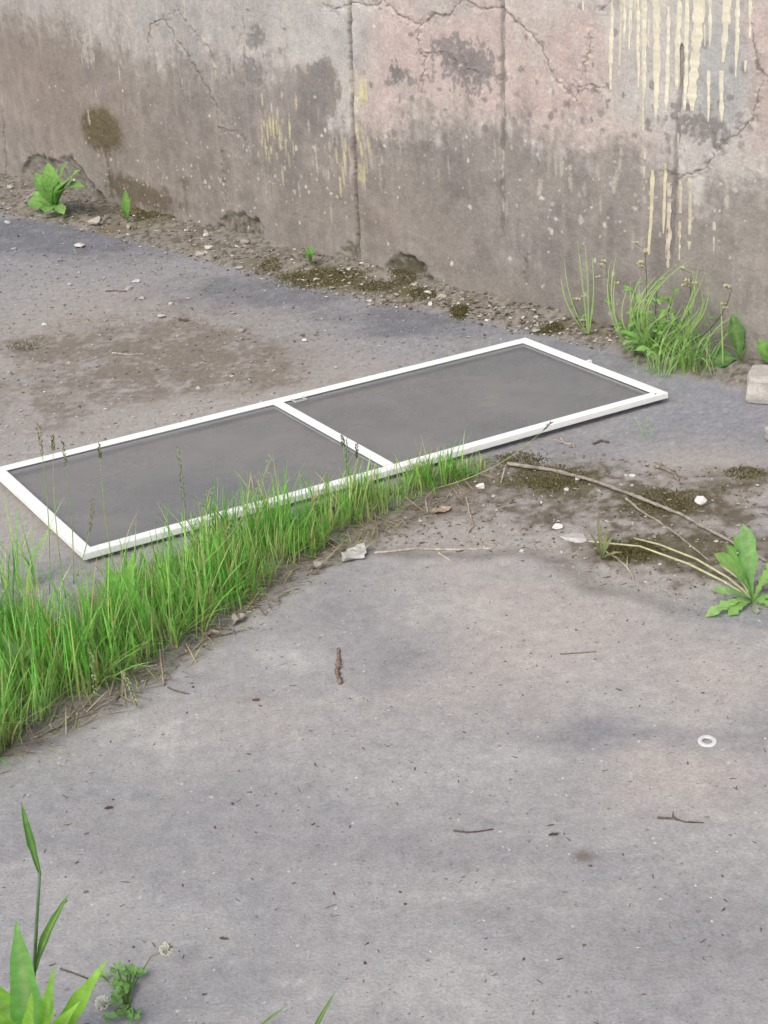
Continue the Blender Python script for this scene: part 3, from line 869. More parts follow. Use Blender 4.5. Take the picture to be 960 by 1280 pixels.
G_POLY = [G2(*p) for p in [(-70, 985), (-90, 810), (-20, 762), (40, 790), (75, 808), (104, 790), (150, 748), (220, 706), (320, 668), (430, 628), (520, 600), (604, 582), (606, 594),
                           (560, 612), (500, 640), (440, 668), (390, 700), (330, 742), (285, 772), (225, 808), (165, 846), (115, 872), (60, 904), (0, 948)]]
def grass_strip():
    mb = MB()
    xs = [p[0] for p in G_POLY]; ys = [p[1] for p in G_POLY]
    NT = 1700                                           # tufts, each a spray of blades
    x = rng.uniform(min(xs), max(xs), NT * 3); y = rng.uniform(min(ys), max(ys), NT * 3)
    s = sdist(x, y, G_POLY); dens = fbm(x / 0.10, y / 0.10, 17, 3)
    ok = (s < 0.0) & (rng.random(NT * 3) < np.clip(0.72 + dens * 1.1 + np.clip(-s * 2.5, 0, 0.25), 0.3, 1))
    x, y, s, dens = x[ok], y[ok], s[ok], dens[ok]
    xr, xl = gp(604, 585).x, gp(0, 850).x
    tot = 0
    for i in range(len(x)):
        t = max(0, min(1, (x[i] - xl) / (xr - xl)))
        hh0 = (0.172 - 0.090 * t) * random.choice([random.uniform(.3, .7), random.uniform(.6, 1.05), random.uniform(.9, 1.35)]) * (1 + 0.5 * dens[i])
        hue = GREENS[random.randrange(5)] * random.uniform(0.85, 1.1)
        edge = s[i] > -0.05
        azt = random.uniform(0, 6.28)
        for k in range(random.randrange(4, 12)):
            P = Vector((x[i] + random.gauss(0, .009), y[i] + random.gauss(0, .009), 0))
            if in_screen(P, 0.010): continue
            P.z = gz(P.x, P.y) if k == 0 else P.z
            P.z = z0 = P.z if k == 0 else z0
            hh = hh0 * random.uniform(0.45, 1.15)
            az = random.gauss(azt, 1.3); ls = random.betavariate(1.3, 3.2) * 0.75; cu = random.uniform(0.0, 1.1)
            if edge and random.random() < .5: az = random.gauss(-0.9, .8); ls = random.uniform(.3, 1.3)
            base = hue * random.uniform(0.85, 1.12)
            q_ = random.random()
            if q_ < 0.10: base = S(206, 192, 140, .9)
            elif q_ < 0.12: base = S(200, 210, 120, 1.)
            q = P - SCR_C; gap = -hy - q.dot(SCR_Y)
            if abs(q.dot(SCR_X)) < hx + 0.03 and gap < 0.08:
                if random.random() < .8: az = math.atan2(-SCR_Y.y, -SCR_Y.x) + random.gauss(0, 1.1)
                ls = max(0.06, ls)
                if gap < 0.03: hh *= 0.85
            wd = random.uniform(0.0014, 0.0038) if random.random() < .88 else random.uniform(.004, .007)
            blade(mb, P, hh, az, ls * 0.7, cu, wd, base, straw=S(200, 196, 140, .8)); tot += 1
    o = mb.build('grass', M_GRASS)
    tag(o, 'strip of bright green grass growing from the joint along the screen', 'grass', kind='stuff')
    print('grass blades', tot)
grass_strip()

def dead_grass():
    mb = MB()
    E_ = [gp(*p) for p in [(-30, 960), (60, 912), (120, 880), (180, 846), (240, 806), (290, 770), (335, 738), (400, 698), (450, 672), (520, 640), (600, 606)]]
    for _ in range(420):
        i = random.randrange(len(E_) - 1); p = E_[i].lerp(E_[i + 1], random.random()); p = p + Vector((random.gauss(.015, .02), random.gauss(-.01, .025), 0)); p.z = gz(p.x, p.y)
        blade(mb, p, random.uniform(.02, .09), random.uniform(0, 6.28), random.uniform(1.15, 1.5), random.uniform(-.1, .3), random.uniform(.0015, .0035), random.choice([S(190, 178, 150, .85), S(164, 150, 128, .85), S(150, 160, 100, .85), S(130, 118, 104, .85)]), seg=4)
    o = mb.build('dead_grass', M_DRY); tag(o, 'dry straw coloured grass bits along the strip edge', 'dead grass', kind='stuff')
dead_grass()

# sparse tufts that are clearly single plants
def tuft(name, label, px, py, n, h, spread, w=0.004, cat='grass tuft', group=None, greens=GREENS, az0=None, lean=(0.05, 0.6), curl=(0.2, 1.4)):
    b = gnd(px, py)
    root = empty(name, b, label, cat, group)
    for i in range(n):
        mb = MB()
        q = Vector((random.gauss(0, spread), random.gauss(0, spread * .7), 0))
        P = b + q; P.z = gz(P.x, P.y) - 0.001
        az = random.uniform(0, 6.28) if az0 is None else random.gauss(az0, 0.8)
        blade(mb, P - b, h * random.uniform(0.6, 1.15), az, random.uniform(*lean) * .7, random.uniform(*curl), w * random.uniform(0.7, 1.2), greens[random.randrange(len(greens))] * random.uniform(0.85, 1.15), seg=7)
        mb.build('blade', M_GRASS, root)
    return root
tuft('grass_tuft', 'thin grass tuft standing alone left of the screen corner', 22, 735, 26, 0.20, 0.022)
tuft('grass_tuft', 'few pale grass blades on dusty ground by the right screen corner', 812, 548, 5, 0.07, 0.012, 0.002)

# seeding stalks rising from the strip
def stalk(label, bx, by, tx, ty, head, headc, fwd=0.0, bow=0.0, kind='spike', group=None):
    b = gnd(bx, by)
    tip = on_plane(tx, ty, b + Vector((0, -fwd, 0)), Vector((0, 1, 0)))
    root = empty('seeding_grass_stalk', b, label, 'grass stalk', group)
    d = tip - b
    side = Vector((d.z, 0, -d.x)).normalized() if (abs(d.x) + abs(d.z)) > 0 else Vector((1, 0, 0))
    pts = [b + d * t + side * bow * math.sin(math.pi * t) * d.length for t in [i / 12 for i in range(13)]]
    mb = MB(); mb.tube([p - b for p in pts], [0.0014 - 0.0008 * i / 12 for i in range(13)], 5, S(176, 204, 132, 1.)); so = mb.build('stem', M_GRASS, root)
    hb = MB()
    k0 = 12 - int(head * 12)
    for i in range(34):
        t = k0 / 12 + (1 - k0 / 12) * i / 33
        f = t * 12; i0 = min(int(f), 11); p = pts[i0].lerp(pts[i0 + 1], f - i0)
        r = 0.004 if kind == 'spike' else 0.022 * (1 - abs((t - k0 / 12) / (1 - k0 / 12) - 0.4))
        a = random.uniform(0, 6.28); el = random.uniform(0.1, 0.9)
        o = Vector((math.cos(a) * math.cos(el), math.sin(a) * math.cos(el), math.sin(el) if kind == 'spike' else math.sin(el) - 0.3)) * r * random.uniform(0.5, 1.2)
        if kind != 'spike': hb.tube([p - b, p + o - b], 0.0004, 3, headc)
        q = p + o
        dirv = (d.normalized() + o.normalized() * 0.7).normalized() * 0.0055
        hb.tube([q - dirv * 0.5 - b, q - b, q + dirv * 0.6 - b], [0.0004, 0.0010, 0.0003], 4, tuple(np.array(headc) * random.uniform(0.75, 1.2)))
    hb.build('seed_head', M_GRASS, so)
    return root
DK, PL = S(150, 150, 112, .95), S(200, 212, 168, .9)
stalk('tall grass stalk with dark narrow seed head, leftmost of three by the screen corner', 62, 742, 48, 532, 0.22, DK, 0.03, 0.02)
stalk('tall grass stalk with dark seed head between two others by the screen corner', 82, 748, 66, 546, 0.14, DK, 0.02, -0.02)
stalk('tall grass stalk with dark seed head, closest to the long top rail of three', 92, 730, 78, 552, 0.18, DK, 0.02, 0.02)
stalk('short grass stalk with narrow seed head crossing the left short rail', 96, 720, 117, 626, 0.45, DK, 0.01, 0.03)
stalk('grass stalk leaning in front of the grey mesh with dark tip', 150, 750, 124, 556, 0.10, DK, 0.02, -0.02)
stalk('tall faint grass stalk before the left mesh panel', 232, 712, 222, 560, 0.5, S(118, 150, 86, .80), 0.0, 0.02)
stalk('arching grass stalk with loose pale panicle over the left mesh panel', 170, 760, 340, 572, 0.42, PL, 0.02, 0.10, 'panicle')
stalk('pale loose grass panicle rising just above the long near rail', 205, 735, 262, 612, 0.5, PL, 0.02, 0.06, 'panicle')
stalk('upright grass stalk with green spike before the middle of left mesh panel', 432, 640, 433, 548, 0.5, S(120, 156, 84, .80), 0.0, 0.02)
stalk('slim grass stalk with curved tip crossing the middle bar', 455, 625, 428, 545, 0.2, S(110, 112, 84, .80), 0.0, -0.08)
stalk('slim grass stalk whose tip ends on the middle bar', 440, 622, 446, 556, 0.25, S(110, 112, 84, .80), 0.0, 0.03)
stalk('bent straw coloured grass stalk leaning over the near rail', 540, 612, 690, 528, 0.1, S(170, 162, 130, .80), 0.0, 0.08)
# two heads that nod out of the strip over the slab
def nodding(label, b_px, mid_px, tip_px):
    b = gnd(*b_px)
    pm = on_plane(mid_px[0], mid_px[1], b + Vector((0, -0.05, 0)), Vector((0, 1, 0)))
    pt = on_plane(tip_px[0], tip_px[1], b + Vector((0, -0.10, 0)), Vector((0, 1, 0)))
    root = empty('seeding_grass_stalk', b, label, 'grass stalk')
    pts = []
    for i in range(13):
        t = i / 12; pts.append((b * (1 - t) ** 2 + (pm * 2 - (b + pt) / 2) * 2 * t * (1 - t) + pt * t * t))
    for p in pts: p.z = max(p.z, gz(p.x, p.y) + 0.004)
    mb = MB(); mb.tube([p - b for p in pts], 0.0011, 5, S(132, 160, 90, .80)); mb.build('stem', M_GRASS, root)
    hb = MB()
    for i in range(30):
        f = 8.2 + 3.7 * i / 29; i0 = min(int(f), 11); p = pts[i0].lerp(pts[i0 + 1], f - i0)
        a = random.uniform(0, 6.28); o = Vector((math.cos(a), math.sin(a), random.uniform(-.5, .5))) * 0.005
        hb.tube([p - b, p + o * 0.6 - b, p + o + Vector((0.002, -0.003, -0.003)) - b], [0.0004, 0.0015, 0.0003], 4, tuple(PL * random.uniform(.8, 1.1)))
    hb.build('seed_head', M_GRASS, root)
nodding('nodding grass seed head drooping straight down at the strip edge', (95, 850), (108, 800), (118, 868))
nodding('nodding grass seed head reaching out furthest over the bare slab', (110, 860), (140, 828), (172, 884))

# ------------------------------------------------------------------ leafy weeds
def leaf(mb, base, tip, w, arch=0.15, kind='oval', col=None, n=9, fold=0.25, nrm=(0, -0.55, 1), curl=0.0):
    base, tip = Vector(base), Vector(tip)
    d = tip - base; L = d.length
    nv = Vector(nrm).normalized()
    side = d.cross(nv)
    side.normalize()
    upv = side.cross(d).normalized()
    col = np.array(col)
    vs_, cc = [], []
    M_ = n if kind != 'tooth' else 26
    for i in range(M_ + 1):
        t = i / M_
        c = base + d * t + upv * (arch * L * math.sin(math.pi * t) ) - Vector((0, 0, 1)) * curl * L * t * t
        if kind == 'oval': ww = math.sin(math.pi * min(1, t * 0.97 + 0.03)) ** 0.75 * (0.35 + 0.9 * t if t < 0.6 else 0.89) 
        elif kind == 'lance': ww = (0.35 + 1.3 * t if t < 0.45 else 0.935 * (1 - ((t - 0.45) / 0.55) ** 1.8))
        elif kind == 'spoon': ww = 0.16 + 0.84 * sstep(0.15, 0.6, t) if t < 0.75 else math.sqrt(max(0, 1 - ((t - 0.75) / 0.25) ** 2))
        else:
            tri = (t * 5.5) % 1.0
            ww = (0.16 + 0.84 * t ** 0.9) * (0.50 + 0.55 * tri) if t < 0.84 else 0.95 * (1 - (t - 0.84) / 0.16)
        ww = max(0.02, float(ww)) * w / 2
        ww *= 1 + 0.08 * math.sin(t * 23 + L * 90)
        blot = 0.9 + 0.2 * random.random()
        wave = 0.16 * ww * math.sin(t * 17 + L * 50)
        k = (0.84 + 0.22 * t) * blot
        vs_ += [c - side * ww + upv * (fold * ww + wave), c - side * ww * .5 + upv * fold * ww * .32, c, c + side * ww * .5 + upv * fold * ww * .32, c + side * ww + upv * (fold * ww - wave)]
        rib = col * 0.55 + S(198, 208, 150, .7) * 0.45
        cc += [tuple(col * k * .95), tuple(col * k), tuple(rib), tuple(col * k), tuple(col * k * .95)]
    fs = []
    for i in range(M_):
        for j in range(4): fs.append((i * 5 + j, i * 5 + j + 1, i * 5 + 6 + j, i * 5 + 5 + j))
    mb.add(vs_, fs, cc)

def leafy(name, label, base_px, leaves, cat='weed', wallplane=True, group=None, dz=0.0):
    """leaves: (tip px, tip py, width m, forward m, kind, colour, arch)"""
    b = gnd(*base_px)
    root = empty(name, b, label, cat, group)
    nn = WN if wallplane else Vector((0, 1, 0))
    for (tx, ty, w, fwd, kind, colr, arch) in leaves:
        tip = on_plane(tx, ty, b + (WN if wallplane else Vector((0, -1, 0))) * fwd, nn)
        tip.z = max(tip.z, gz(tip.x, tip.y) + 0.004)
        mb = MB()
        leaf(mb, (0, 0, 0.002), tip - b, w, arch, kind, colr)
        mb.build('leaf', M_LEAF, root)
    return root, b
LG1, LG2, LG3 = S(148, 200, 106, .95), S(130, 188, 96, .95), S(162, 208, 124, .95)
leafy('broadleaf_weed', 'bright green broad leaved rosette at the mossy wall foot', (70, 262), [
    (34, 254, 0.078, .10, 'spoon', LG2, .10), (44, 216, 0.085, .02, 'oval', LG2, .05), (60, 203, 0.101, .0, 'oval', LG1, .05), (84, 202, 0.101, .01, 'oval', LG1, .05), (101, 212, 0.093, .03, 'oval', LG3, .06),
    (106, 234, 0.085, .07, 'oval', LG2, .10), (90, 222, 0.078, .07, 'oval', LG3, .06), (46, 232, 0.085, .08, 'oval', LG3, .08), (66, 224, 0.078, .09, 'oval', LG1, .05), (40, 240, .07, .06, 'oval', LG3, .08), (72, 210, .08, .03, 'oval', LG3, .04), (94, 218, .07, .04, 'oval', LG1, .05), (54, 214, .075, .04, 'oval', LG1, .05), (56, 266, 0.062, .12, 'spoon', LG2, .12), (80, 268, 0.046, .08, 'spoon', LG1, .12)])
leafy('seedling', 'single small upright seedling between the rosette and the hollow in the wall', (160, 278), [
    (157, 237, .045, .01, 'oval', LG2, .02), (164, 246, .03, .02, 'oval', LG1, .03), (152, 262, .02, .03, 'oval', LG2, .05)], cat='seedling')
leafy('seedling', 'tiny green sprig on the mossy rubble near the dark wall joint', (388, 328), [
    (381, 308, .018, .01, 'lance', LG2, .1), (390, 304, .022, .0, 'lance', LG2, .05), (397, 310, .02, .02, 'lance', LG1, .1), (385, 317, .02, .04, 'oval', LG1, .1), (393, 319, .018, .04, 'oval', LG2, .1)], cat='seedling')
leafy('plantain_weed', 'flat oval leaf weed with one upright leaf beside the concrete block', (925, 450), [
    (888, 456, .075, .06, 'spoon', S(112, 160, 96, .84), .10), (915, 392, .055, .0, 'oval', S(116, 168, 90, .84), .03), (938, 432, .03, .02, 'lance', LG2, .05)])
leafy('plantain_weed', 'green weed half hidden behind the concrete block', (968, 462), [
    (948, 424, .06, .0, 'oval', LG2, .05), (962, 420, .06, .02, 'oval', LG1, .05), (985, 424, .06, .02, 'oval', LG2, .05), (990, 450, .06, .06, 'oval', LG1, .1)])

# leafy clump at the right of the wall foot
def bushy(label, base_px, stems, cat='weed'):
    b = gnd(*base_px)
    root = empty('leafy_weed', b, label, cat)
    for (tx, ty, fwd, nl, lw) in stems:
        nl = int(nl * 2.2)
        tip = on_plane(tx, ty, b + WN * fwd, WN)
        d = tip - b
        pts = [b * (1 - t) + tip * t + Vector((d.x * .25 * math.sin(math.pi * t), 0, 0.15 * d.length * math.sin(math.pi * t) * .5)) for t in [i / 8 for i in range(9)]]
        st = MB(); st.tube([p - b for p in pts], [0.0022 - .0014 * i / 8 for i in range(9)], 5, S(120, 146, 84, .80)); so = st.build('stem', M_LEAF, root)
        for k in range(nl):
            t = 0.2 + 0.78 * (k + random.random() * .6) / nl
            f = t * 8; i0 = min(int(f), 7); p = pts[i0].lerp(pts[i0 + 1], f - i0)
            az = random.uniform(0, 6.28); L = lw * random.uniform(.8, 1.5)
            q = p + Vector((math.cos(az), math.sin(az), random.uniform(-.6, .9))) * L + WN * 0.35 * L
            q.z = max(q.z, gz(q.x, q.y) + 0.005)
            mb = MB(); leaf(mb, p - b, q - b, lw * random.uniform(.5, .8), .1, random.choice(['oval', 'oval', 'tooth']), [LG1, LG2, LG3, S(140, 186, 104, .9)][random.randrange(4)] * random.uniform(.85, 1.1))
            mb.build('leaf', M_LEAF, so)
bushy('leafy green weed clump against the wall below the cream drips', (815, 442), [
    (792, 356, .02, 7, .024), (822, 350, .02, 7, .026), (842, 362, .0, 7, .024), (800, 392, .05, 7, .030), (824, 400, .08, 7, .032), (848, 398, .06, 6, .028), (782, 404, .05, 6, .026), (800, 424, .09, 6, .034), (816, 440, .12, 4, .036)])

def flower_stem(label, base_px, tip_px, fwd, bow, heads=5):
    b = gnd(*base_px); tip = on_plane(tip_px[0], tip_px[1], b + WN * fwd, WN)
    root = empty('flowering_weed', b, label, 'weed')
    d = tip - b; sd_ = Vector((d.z, 0, -d.x)).normalized()
    pts = [b + d * t + sd_ * bow * d.length * math.sin(math.pi * t) for t in [i / 10 for i in range(11)]]
    st = MB(); st.tube([p - b for p in pts], [0.0022 - .0013 * i / 10 for i in range(11)], 5, S(140, 152, 104, .80)); so = st.build('stem', M_LEAF, root)
    for k in range(heads):
        t = 1 - 0.22 * k / max(1, heads - 1); f = t * 10; i0 = min(int(f), 9); p = pts[i0].lerp(pts[i0 + 1], f - i0)
        q = p + Vector((random.uniform(-.03, .03), random.uniform(-.02, .01), random.uniform(-.01, .025)))
        fl = MB(); fl.tube([p - b, q - b], .0007, 4, S(150, 160, 104, .80))
        fl.tube([q - b + Vector((0, 0, -.003)), q - b, q - b + Vector((0, 0, .004))], [.002, .0042, .002], 6, S(214, 206, 150, .85))
        for j in range(9):
            a = 6.28 * j / 9; el = random.uniform(.1, .9)
            leaf(fl, q - b, q - b + Vector((math.cos(a) * .009, math.sin(a) * .009, .008 * el)), .006, .1, 'oval', S(232, 226, 190, .9), n=3)
        fl.build('flower', M_LEAF, so)
    for k in range(4):
        t = 0.2 + .15 * k; f = t * 10; p = pts[int(f)]; az = random.uniform(0, 6.28)
        mb = MB(); leaf(mb, p - b, p - b + Vector((math.cos(az) * .04, math.sin(az) * .03, .015)) + WN * .01, .012, .1, 'lance', LG2); mb.build('leaf', M_LEAF, root)
flower_stem('wispy weed stem with small cream flowers left of the leafy clump', (726, 412), (713, 370), .0, .05, 3)
flower_stem('upright flowering weed stem in front of two cream drips', (800, 430), (806, 312), .0, .04, 6)
flower_stem('flowering weed stem with dense cream head right of the cream drips', (850, 445), (864, 342), .02, .03, 5)
flower_stem('long weed stem with cream flowers stretching sideways along the wall', (842, 440), (915, 362), .04, .10, 4)
flower_stem('flowering weed stem bent towards the second wall joint', (790, 430), (758, 330), .0, -.08, 4)
tuft_c = [S(158, 200, 112, .98), S(176, 210, 132, .98), S(140, 188, 104, .98)]
tuft('grass_tuft', 'arching grass tuft in front of the leafy clump at the wall', 858, 462, 70, 0.20, 0.035, 0.0045, greens=tuft_c, lean=(.1, .8), curl=(.6, 2.0))
tuft('grass_tuft', 'small low grass tuft where asphalt meets the leafy clump', 820, 468, 18, 0.10, 0.02, 0.003, greens=tuft_c)
def wall_grass(label, bpx, tips):
    b = gnd(*bpx); root = empty('wall_grass', b, label, 'grass tuft')
    for tx, ty, fwd, bow in tips:
        tip = on_plane(tx, ty, b + WN * fwd, WN); d = tip - b
        sd_ = Vector((d.z, 0, -d.x)).normalized(); mb = MB(); vs_ = []; cc = []
        for i in range(11):
            t = i / 10; c = d * t + sd_ * bow * d.length * math.sin(math.pi * t * .9)
            w = 0.0028 * (1 - t ** 3) + .0003
            vs_ += [c - WT * w, c + WT * w]; cc += [tuple(tuft_c[1] * (0.8 + .3 * t))] * 2
        mb.add(vs_, [(2 * i, 2 * i + 1, 2 * i + 3, 2 * i + 2) for i in range(10)], cc); mb.build('blade', M_GRASS, root)
wall_grass('wispy upright grass growing through the leafy clump', (820, 446), [(random.uniform(770, 880), random.uniform(325, 410), random.uniform(0, .08), random.uniform(-.3, .3)) for _ in range(34)])
wall_grass('thin pale grass blades leaning on the wall left of the leafy clump', (735, 420), [(703, 345, 0, -.10), (708, 325, 0, -.08), (722, 300, 0, .0), (730, 303, .01, .02), (738, 318, 0, .05)])
wall_grass('long curved grass blades arching before the wall among the flowers', (785, 440), [(775, 318, .0, -.12), (766, 330, .01, -.12), (772, 345, .02, -.1), (835, 355, .03, -.15), (826, 345, .02, -.12), (848, 375, .05, .2), (838, 362, .04, .1)])

# dandelion on the right
droot, db = leafy('dandelion', 'dandelion rosette with two long pale flower stems lying on the dirt', (941, 752), [
    (929, 655, .036, .0, 'spoon', S(150, 204, 124, .98), .03), (892, 692, .036, .04, 'spoon', LG1, .10), (908, 680, .030, -.02, 'tooth', LG2, .06), (882, 778, .030, .06, 'tooth', LG3, .16), (890, 738, .028, .03, 'tooth', S(150, 200, 124, .95), .10),
    (910, 776, .030, .06, 'tooth', LG1, .14), (945, 790, .022, .06, 'tooth', S(170, 184, 152, .9), .08), (896, 760, .024, .05, 'tooth', LG2, .10), (918, 668, .024, -.03, 'tooth', LG2, .05), (985, 745, .034, .02, 'tooth', LG2, .1), (980, 772, .034, .05, 'tooth', LG1, .1), (970, 700, .03, .0, 'tooth', LG1, .08)], cat='dandelion', wallplane=False)
for pts in ([(941, 752), (905, 735), (860, 716), (800, 694), (735, 684)], [(941, 750), (910, 730), (870, 710), (825, 692), (792, 680)], [(941, 750), (925, 736), (900, 714)]):
    P = []
    for i, q in enumerate(pts):
        p = gnd(*q); p.z += 0.004 + 0.018 * math.sin(math.pi * i / (len(pts) - 1) * .8); P.append(p)
    Q = []
    for i in range(len(P) - 1):
        for k in range(4): Q.append(P[i].lerp(P[i + 1], k / 4) - db)
    Q.append(P[-1] - db)
    mb = MB(); mb.tube(Q, [0.0027 - 0.0010 * i / len(Q) for i in range(len(Q))], 7, S(226, 226, 190, .95)); mb.build('flower_stem', M_LEAF, droot)
leafy('small_weed', 'thin pale weed sprigs in the mossy dirt beside the dandelion stems', (752, 700), [
    (746, 640, .008, .0, 'lance', S(160, 170, 120, .80), .05), (760, 655, .008, .0, 'lance', S(160, 170, 120, .80), .05), (768, 668, .010, .02, 'lance', S(150, 166, 112, .80), .08), (735, 662, .008, .02, 'lance', S(164, 170, 124, .80), .05), (778, 690, .010, .04, 'lance', S(170, 168, 116, .80), .08)], cat='weed', wallplane=False)

leafy('broad_grass_shoot', 'few broad soft blades within the grass strip near the screen corner', (158, 782), [
    (132, 700, .026, .0, 'lance', S(132, 196, 88, .98), .03), (166, 690, .030, .01, 'lance', S(140, 202, 92, .98), .03), (150, 712, .022, .03, 'lance', S(150, 206, 98, .98), .04)], wallplane=False)
leafy('broadleaf_weed', 'pale grey green broad leaves drooping inside the grass strip', (30, 850), [
    (2, 795, .035, .05, 'oval', S(166, 194, 140, .9), .10), (40, 812, .03, .06, 'oval', S(160, 190, 134, .9), .10), (-12, 830, .03, .07, 'oval', S(160, 190, 134, .9), .10)], wallplane=False)
# plants at the near left
NG1, NG2 = S(148, 206, 74, .98), S(134, 194, 70, .98)
leafy('broad_grass_shoot', 'cluster of broad bright green blades close to the clover', (52, 1345), [
    (20, 1150, .046, .0, 'lance', S(128, 190, 98, .95), .03), (134, 1200, .030, -.02, 'lance', NG1, .05), (68, 1206, .022, .02, 'lance', NG2, .02), (-20, 1215, .036, .02, 'lance', NG1, -.10), (-8, 1262, .034, .06, 'lance', NG1, .05), (100, 1252, .03, .05, 'lance', NG1, .06), (40, 1240, .03, .07, 'lance', NG1, .04), (70, 1262, .03, .08, 'lance', S(140, 194, 70, .84), .05)], cat='weed', wallplane=False)
def tall_shoot():
    b = gnd(40, 1330); root = empty('tall_grass_shoot', b, 'tall single grass shoot with two narrow upright leaves', 'grass shoot')
    v = lambda x, y, f=0.0: on_plane(x, y, b + Vector((0, -f, 0)), Vector((0, 1, 0))) - b
    mb = MB(); mb.tube([(0, 0, 0), v(42, 1230), v(46, 1150), v(50, 1090)], [.0028, .0026, .0022, .0018], 6, S(128, 160, 112, .80)); mb.build('stem', M_GRASS, root)
    mb = MB(); leaf(mb, v(50, 1092), v(26, 1000), .011, .03, 'lance', S(104, 166, 70, .80), fold=.5); mb.build('leaf', M_LEAF, root)
    mb = MB(); leaf(mb, v(44, 1215), v(87, 1116), .014, .06, 'lance', S(96, 150, 62, .80), fold=.5); mb.build('leaf', M_LEAF, root)
tall_shoot()
def clover():
    b = gnd(160, 1262); root = empty('clover', b, 'low white clover plant with round cream flower heads', 'clover')
    def trif(px, py, h, r):
        p = gnd(px, py) + Vector((0, 0, h))
        st = MB(); st.tube([(0, 0, 0), (p - b) * .5 + Vector((0, 0, .01)), p - b], .0009, 4, S(130, 160, 90, .80)); st.build('stem', M_LEAF, root)
        lf = MB(); a0 = random.uniform(0, 6.28)
        for k in range(3):
            a = a0 + k * 2.094; leaf(lf, p - b, p - b + Vector((math.cos(a) * r, math.sin(a) * r, .003)), r * .95, .06, 'spoon', [S(126, 182, 92, .9), S(142, 194, 106, .9)][k % 2], n=6)
        lf.build('leaf', M_LEAF, root)
    for k in range(20):
        trif(160 + random.gauss(0, 12), 1240 + random.gauss(0, 24), random.uniform(.004, .014), random.uniform(.008, .013))
    def head(px, py, h, r, fr):
        p = gnd(fr[0], fr[1]); q = on_plane(px, py, p + Vector((0, 0.0, 0)), Vector((0, 1, 0)))
        if q.z < gz(q.x, q.y) + r: q = gnd(px, py) + Vector((0, 0, r + .004))
        st = MB(); st.tube([p - b, (p + q) / 2 - b + Vector((0, 0, .012)), q - b], .0010, 5, S(170, 178, 130, .80)); s_ = st.build('flower_stem', M_LEAF, root)
        fl = MB()
        for j in range(60):
            z = 1 - 2 * (j + .5) / 60; a = j * 2.4; rr = math.sqrt(1 - z * z)
            dv = Vector((rr * math.cos(a), rr * math.sin(a), z)); up = Vector((0, 0, .5))
            leaf(fl, q - b + dv * r * .45, q - b + (dv + up * .25) * r, r * .42, .1, 'oval', tuple(S(242, 241, 230, .98) * random.uniform(.85, 1.0)) if random.random() > .12 else S(150, 146, 112, .7), n=3, nrm=(random.random() - .5, -1, random.random()))
        fl.build('flower_head', M_LEAF, s_)
    head(208, 1187, .02, .011, (172, 1222)); head(130, 1265, .01, .011, (150, 1270))
clover()
def lone_blade(label, bpx, tpx, fwd, w):
    b = gnd(*bpx); tip = on_plane(tpx[0], tpx[1], b + Vector((0, -fwd, 0)), Vector((0, 1, 0)))
    mb = MB(); leaf(mb, b, tip, w, .05, 'lance', S(112, 158, 76, .80), fold=.5)
    o = mb.build('grass_sprig', M_LEAF, loc=b); tag(o, label, 'grass blade')
lone_blade('wider single green grass blade rising from the bare slab', (375, 1330), (420, 1238), .0, .008)
lone_blade('thin faint grass blade beside a wider one on the bare slab', (318, 1290), (360, 1256), .0, .004)

# ------------------------------------------------------------------ stones, chips, twigs
def hull(size, seed, n=14, flat=1.0):
    r = random.Random(seed)
    bm = bmesh.new()
    for _ in range(n):
        v = Vector((r.gauss(0, 1), r.gauss(0, 1), r.gauss(0, 1))).normalized() * r.uniform(.75, 1.0)
        bm.verts.new((v.x * size[0] / 2, v.y * size[1] / 2, v.z * size[2] / 2 * flat))
    res = bmesh.ops.convex_hull(bm, input=bm.verts)
    for g in res.get('geom_interior', []):
        if isinstance(g, bmesh.types.BMVert) and g.is_valid: bm.verts.remove(g)
    bm.verts.ensure_lookup_table(); bm.verts.index_update()
    vs_ = [tuple(v.co) for v in bm.verts]; fs = [tuple(v.index for v in f.verts) for f in bm.faces]
    bm.free()
    return vs_, fs

def stone(name, label, px, py, wpx, hfrac=0.45, depth=0.8, colr=(190, 186, 182), cat='stone', group=None, mat=None, n=16, seed=None):
    p = gnd(px, py)
    k = (p - EYE).length / F_PX
    w = wpx * k; h = w * hfrac
    vs_, fs = hull((w, w * depth, h), seed if seed is not None else random.randrange(10 ** 6), n)
    zmin = min(v[2] for v in vs_)
    a = random.uniform(0, 6.28) if depth > .7 else random.uniform(-.3, .3)
    vs_ = [(v[0] * math.cos(a) - v[1] * math.sin(a), v[0] * math.sin(a) + v[1] * math.cos(a), v[2] - zmin) for v in vs_]
    mb = MB(); mb.add(vs_, fs, S(*colr) * random.uniform(.92, 1.05))
    o = mb.build(name, mat or M_STONE, smooth=False)
    o.location = (p.x, p.y, p.z - 0.0012)
    tag(o, label, cat, group)
    return o
GSY = 'loose stones on the asphalt before the wall'
LSY = 'small loose grey stone on the asphalt between wall and screen'
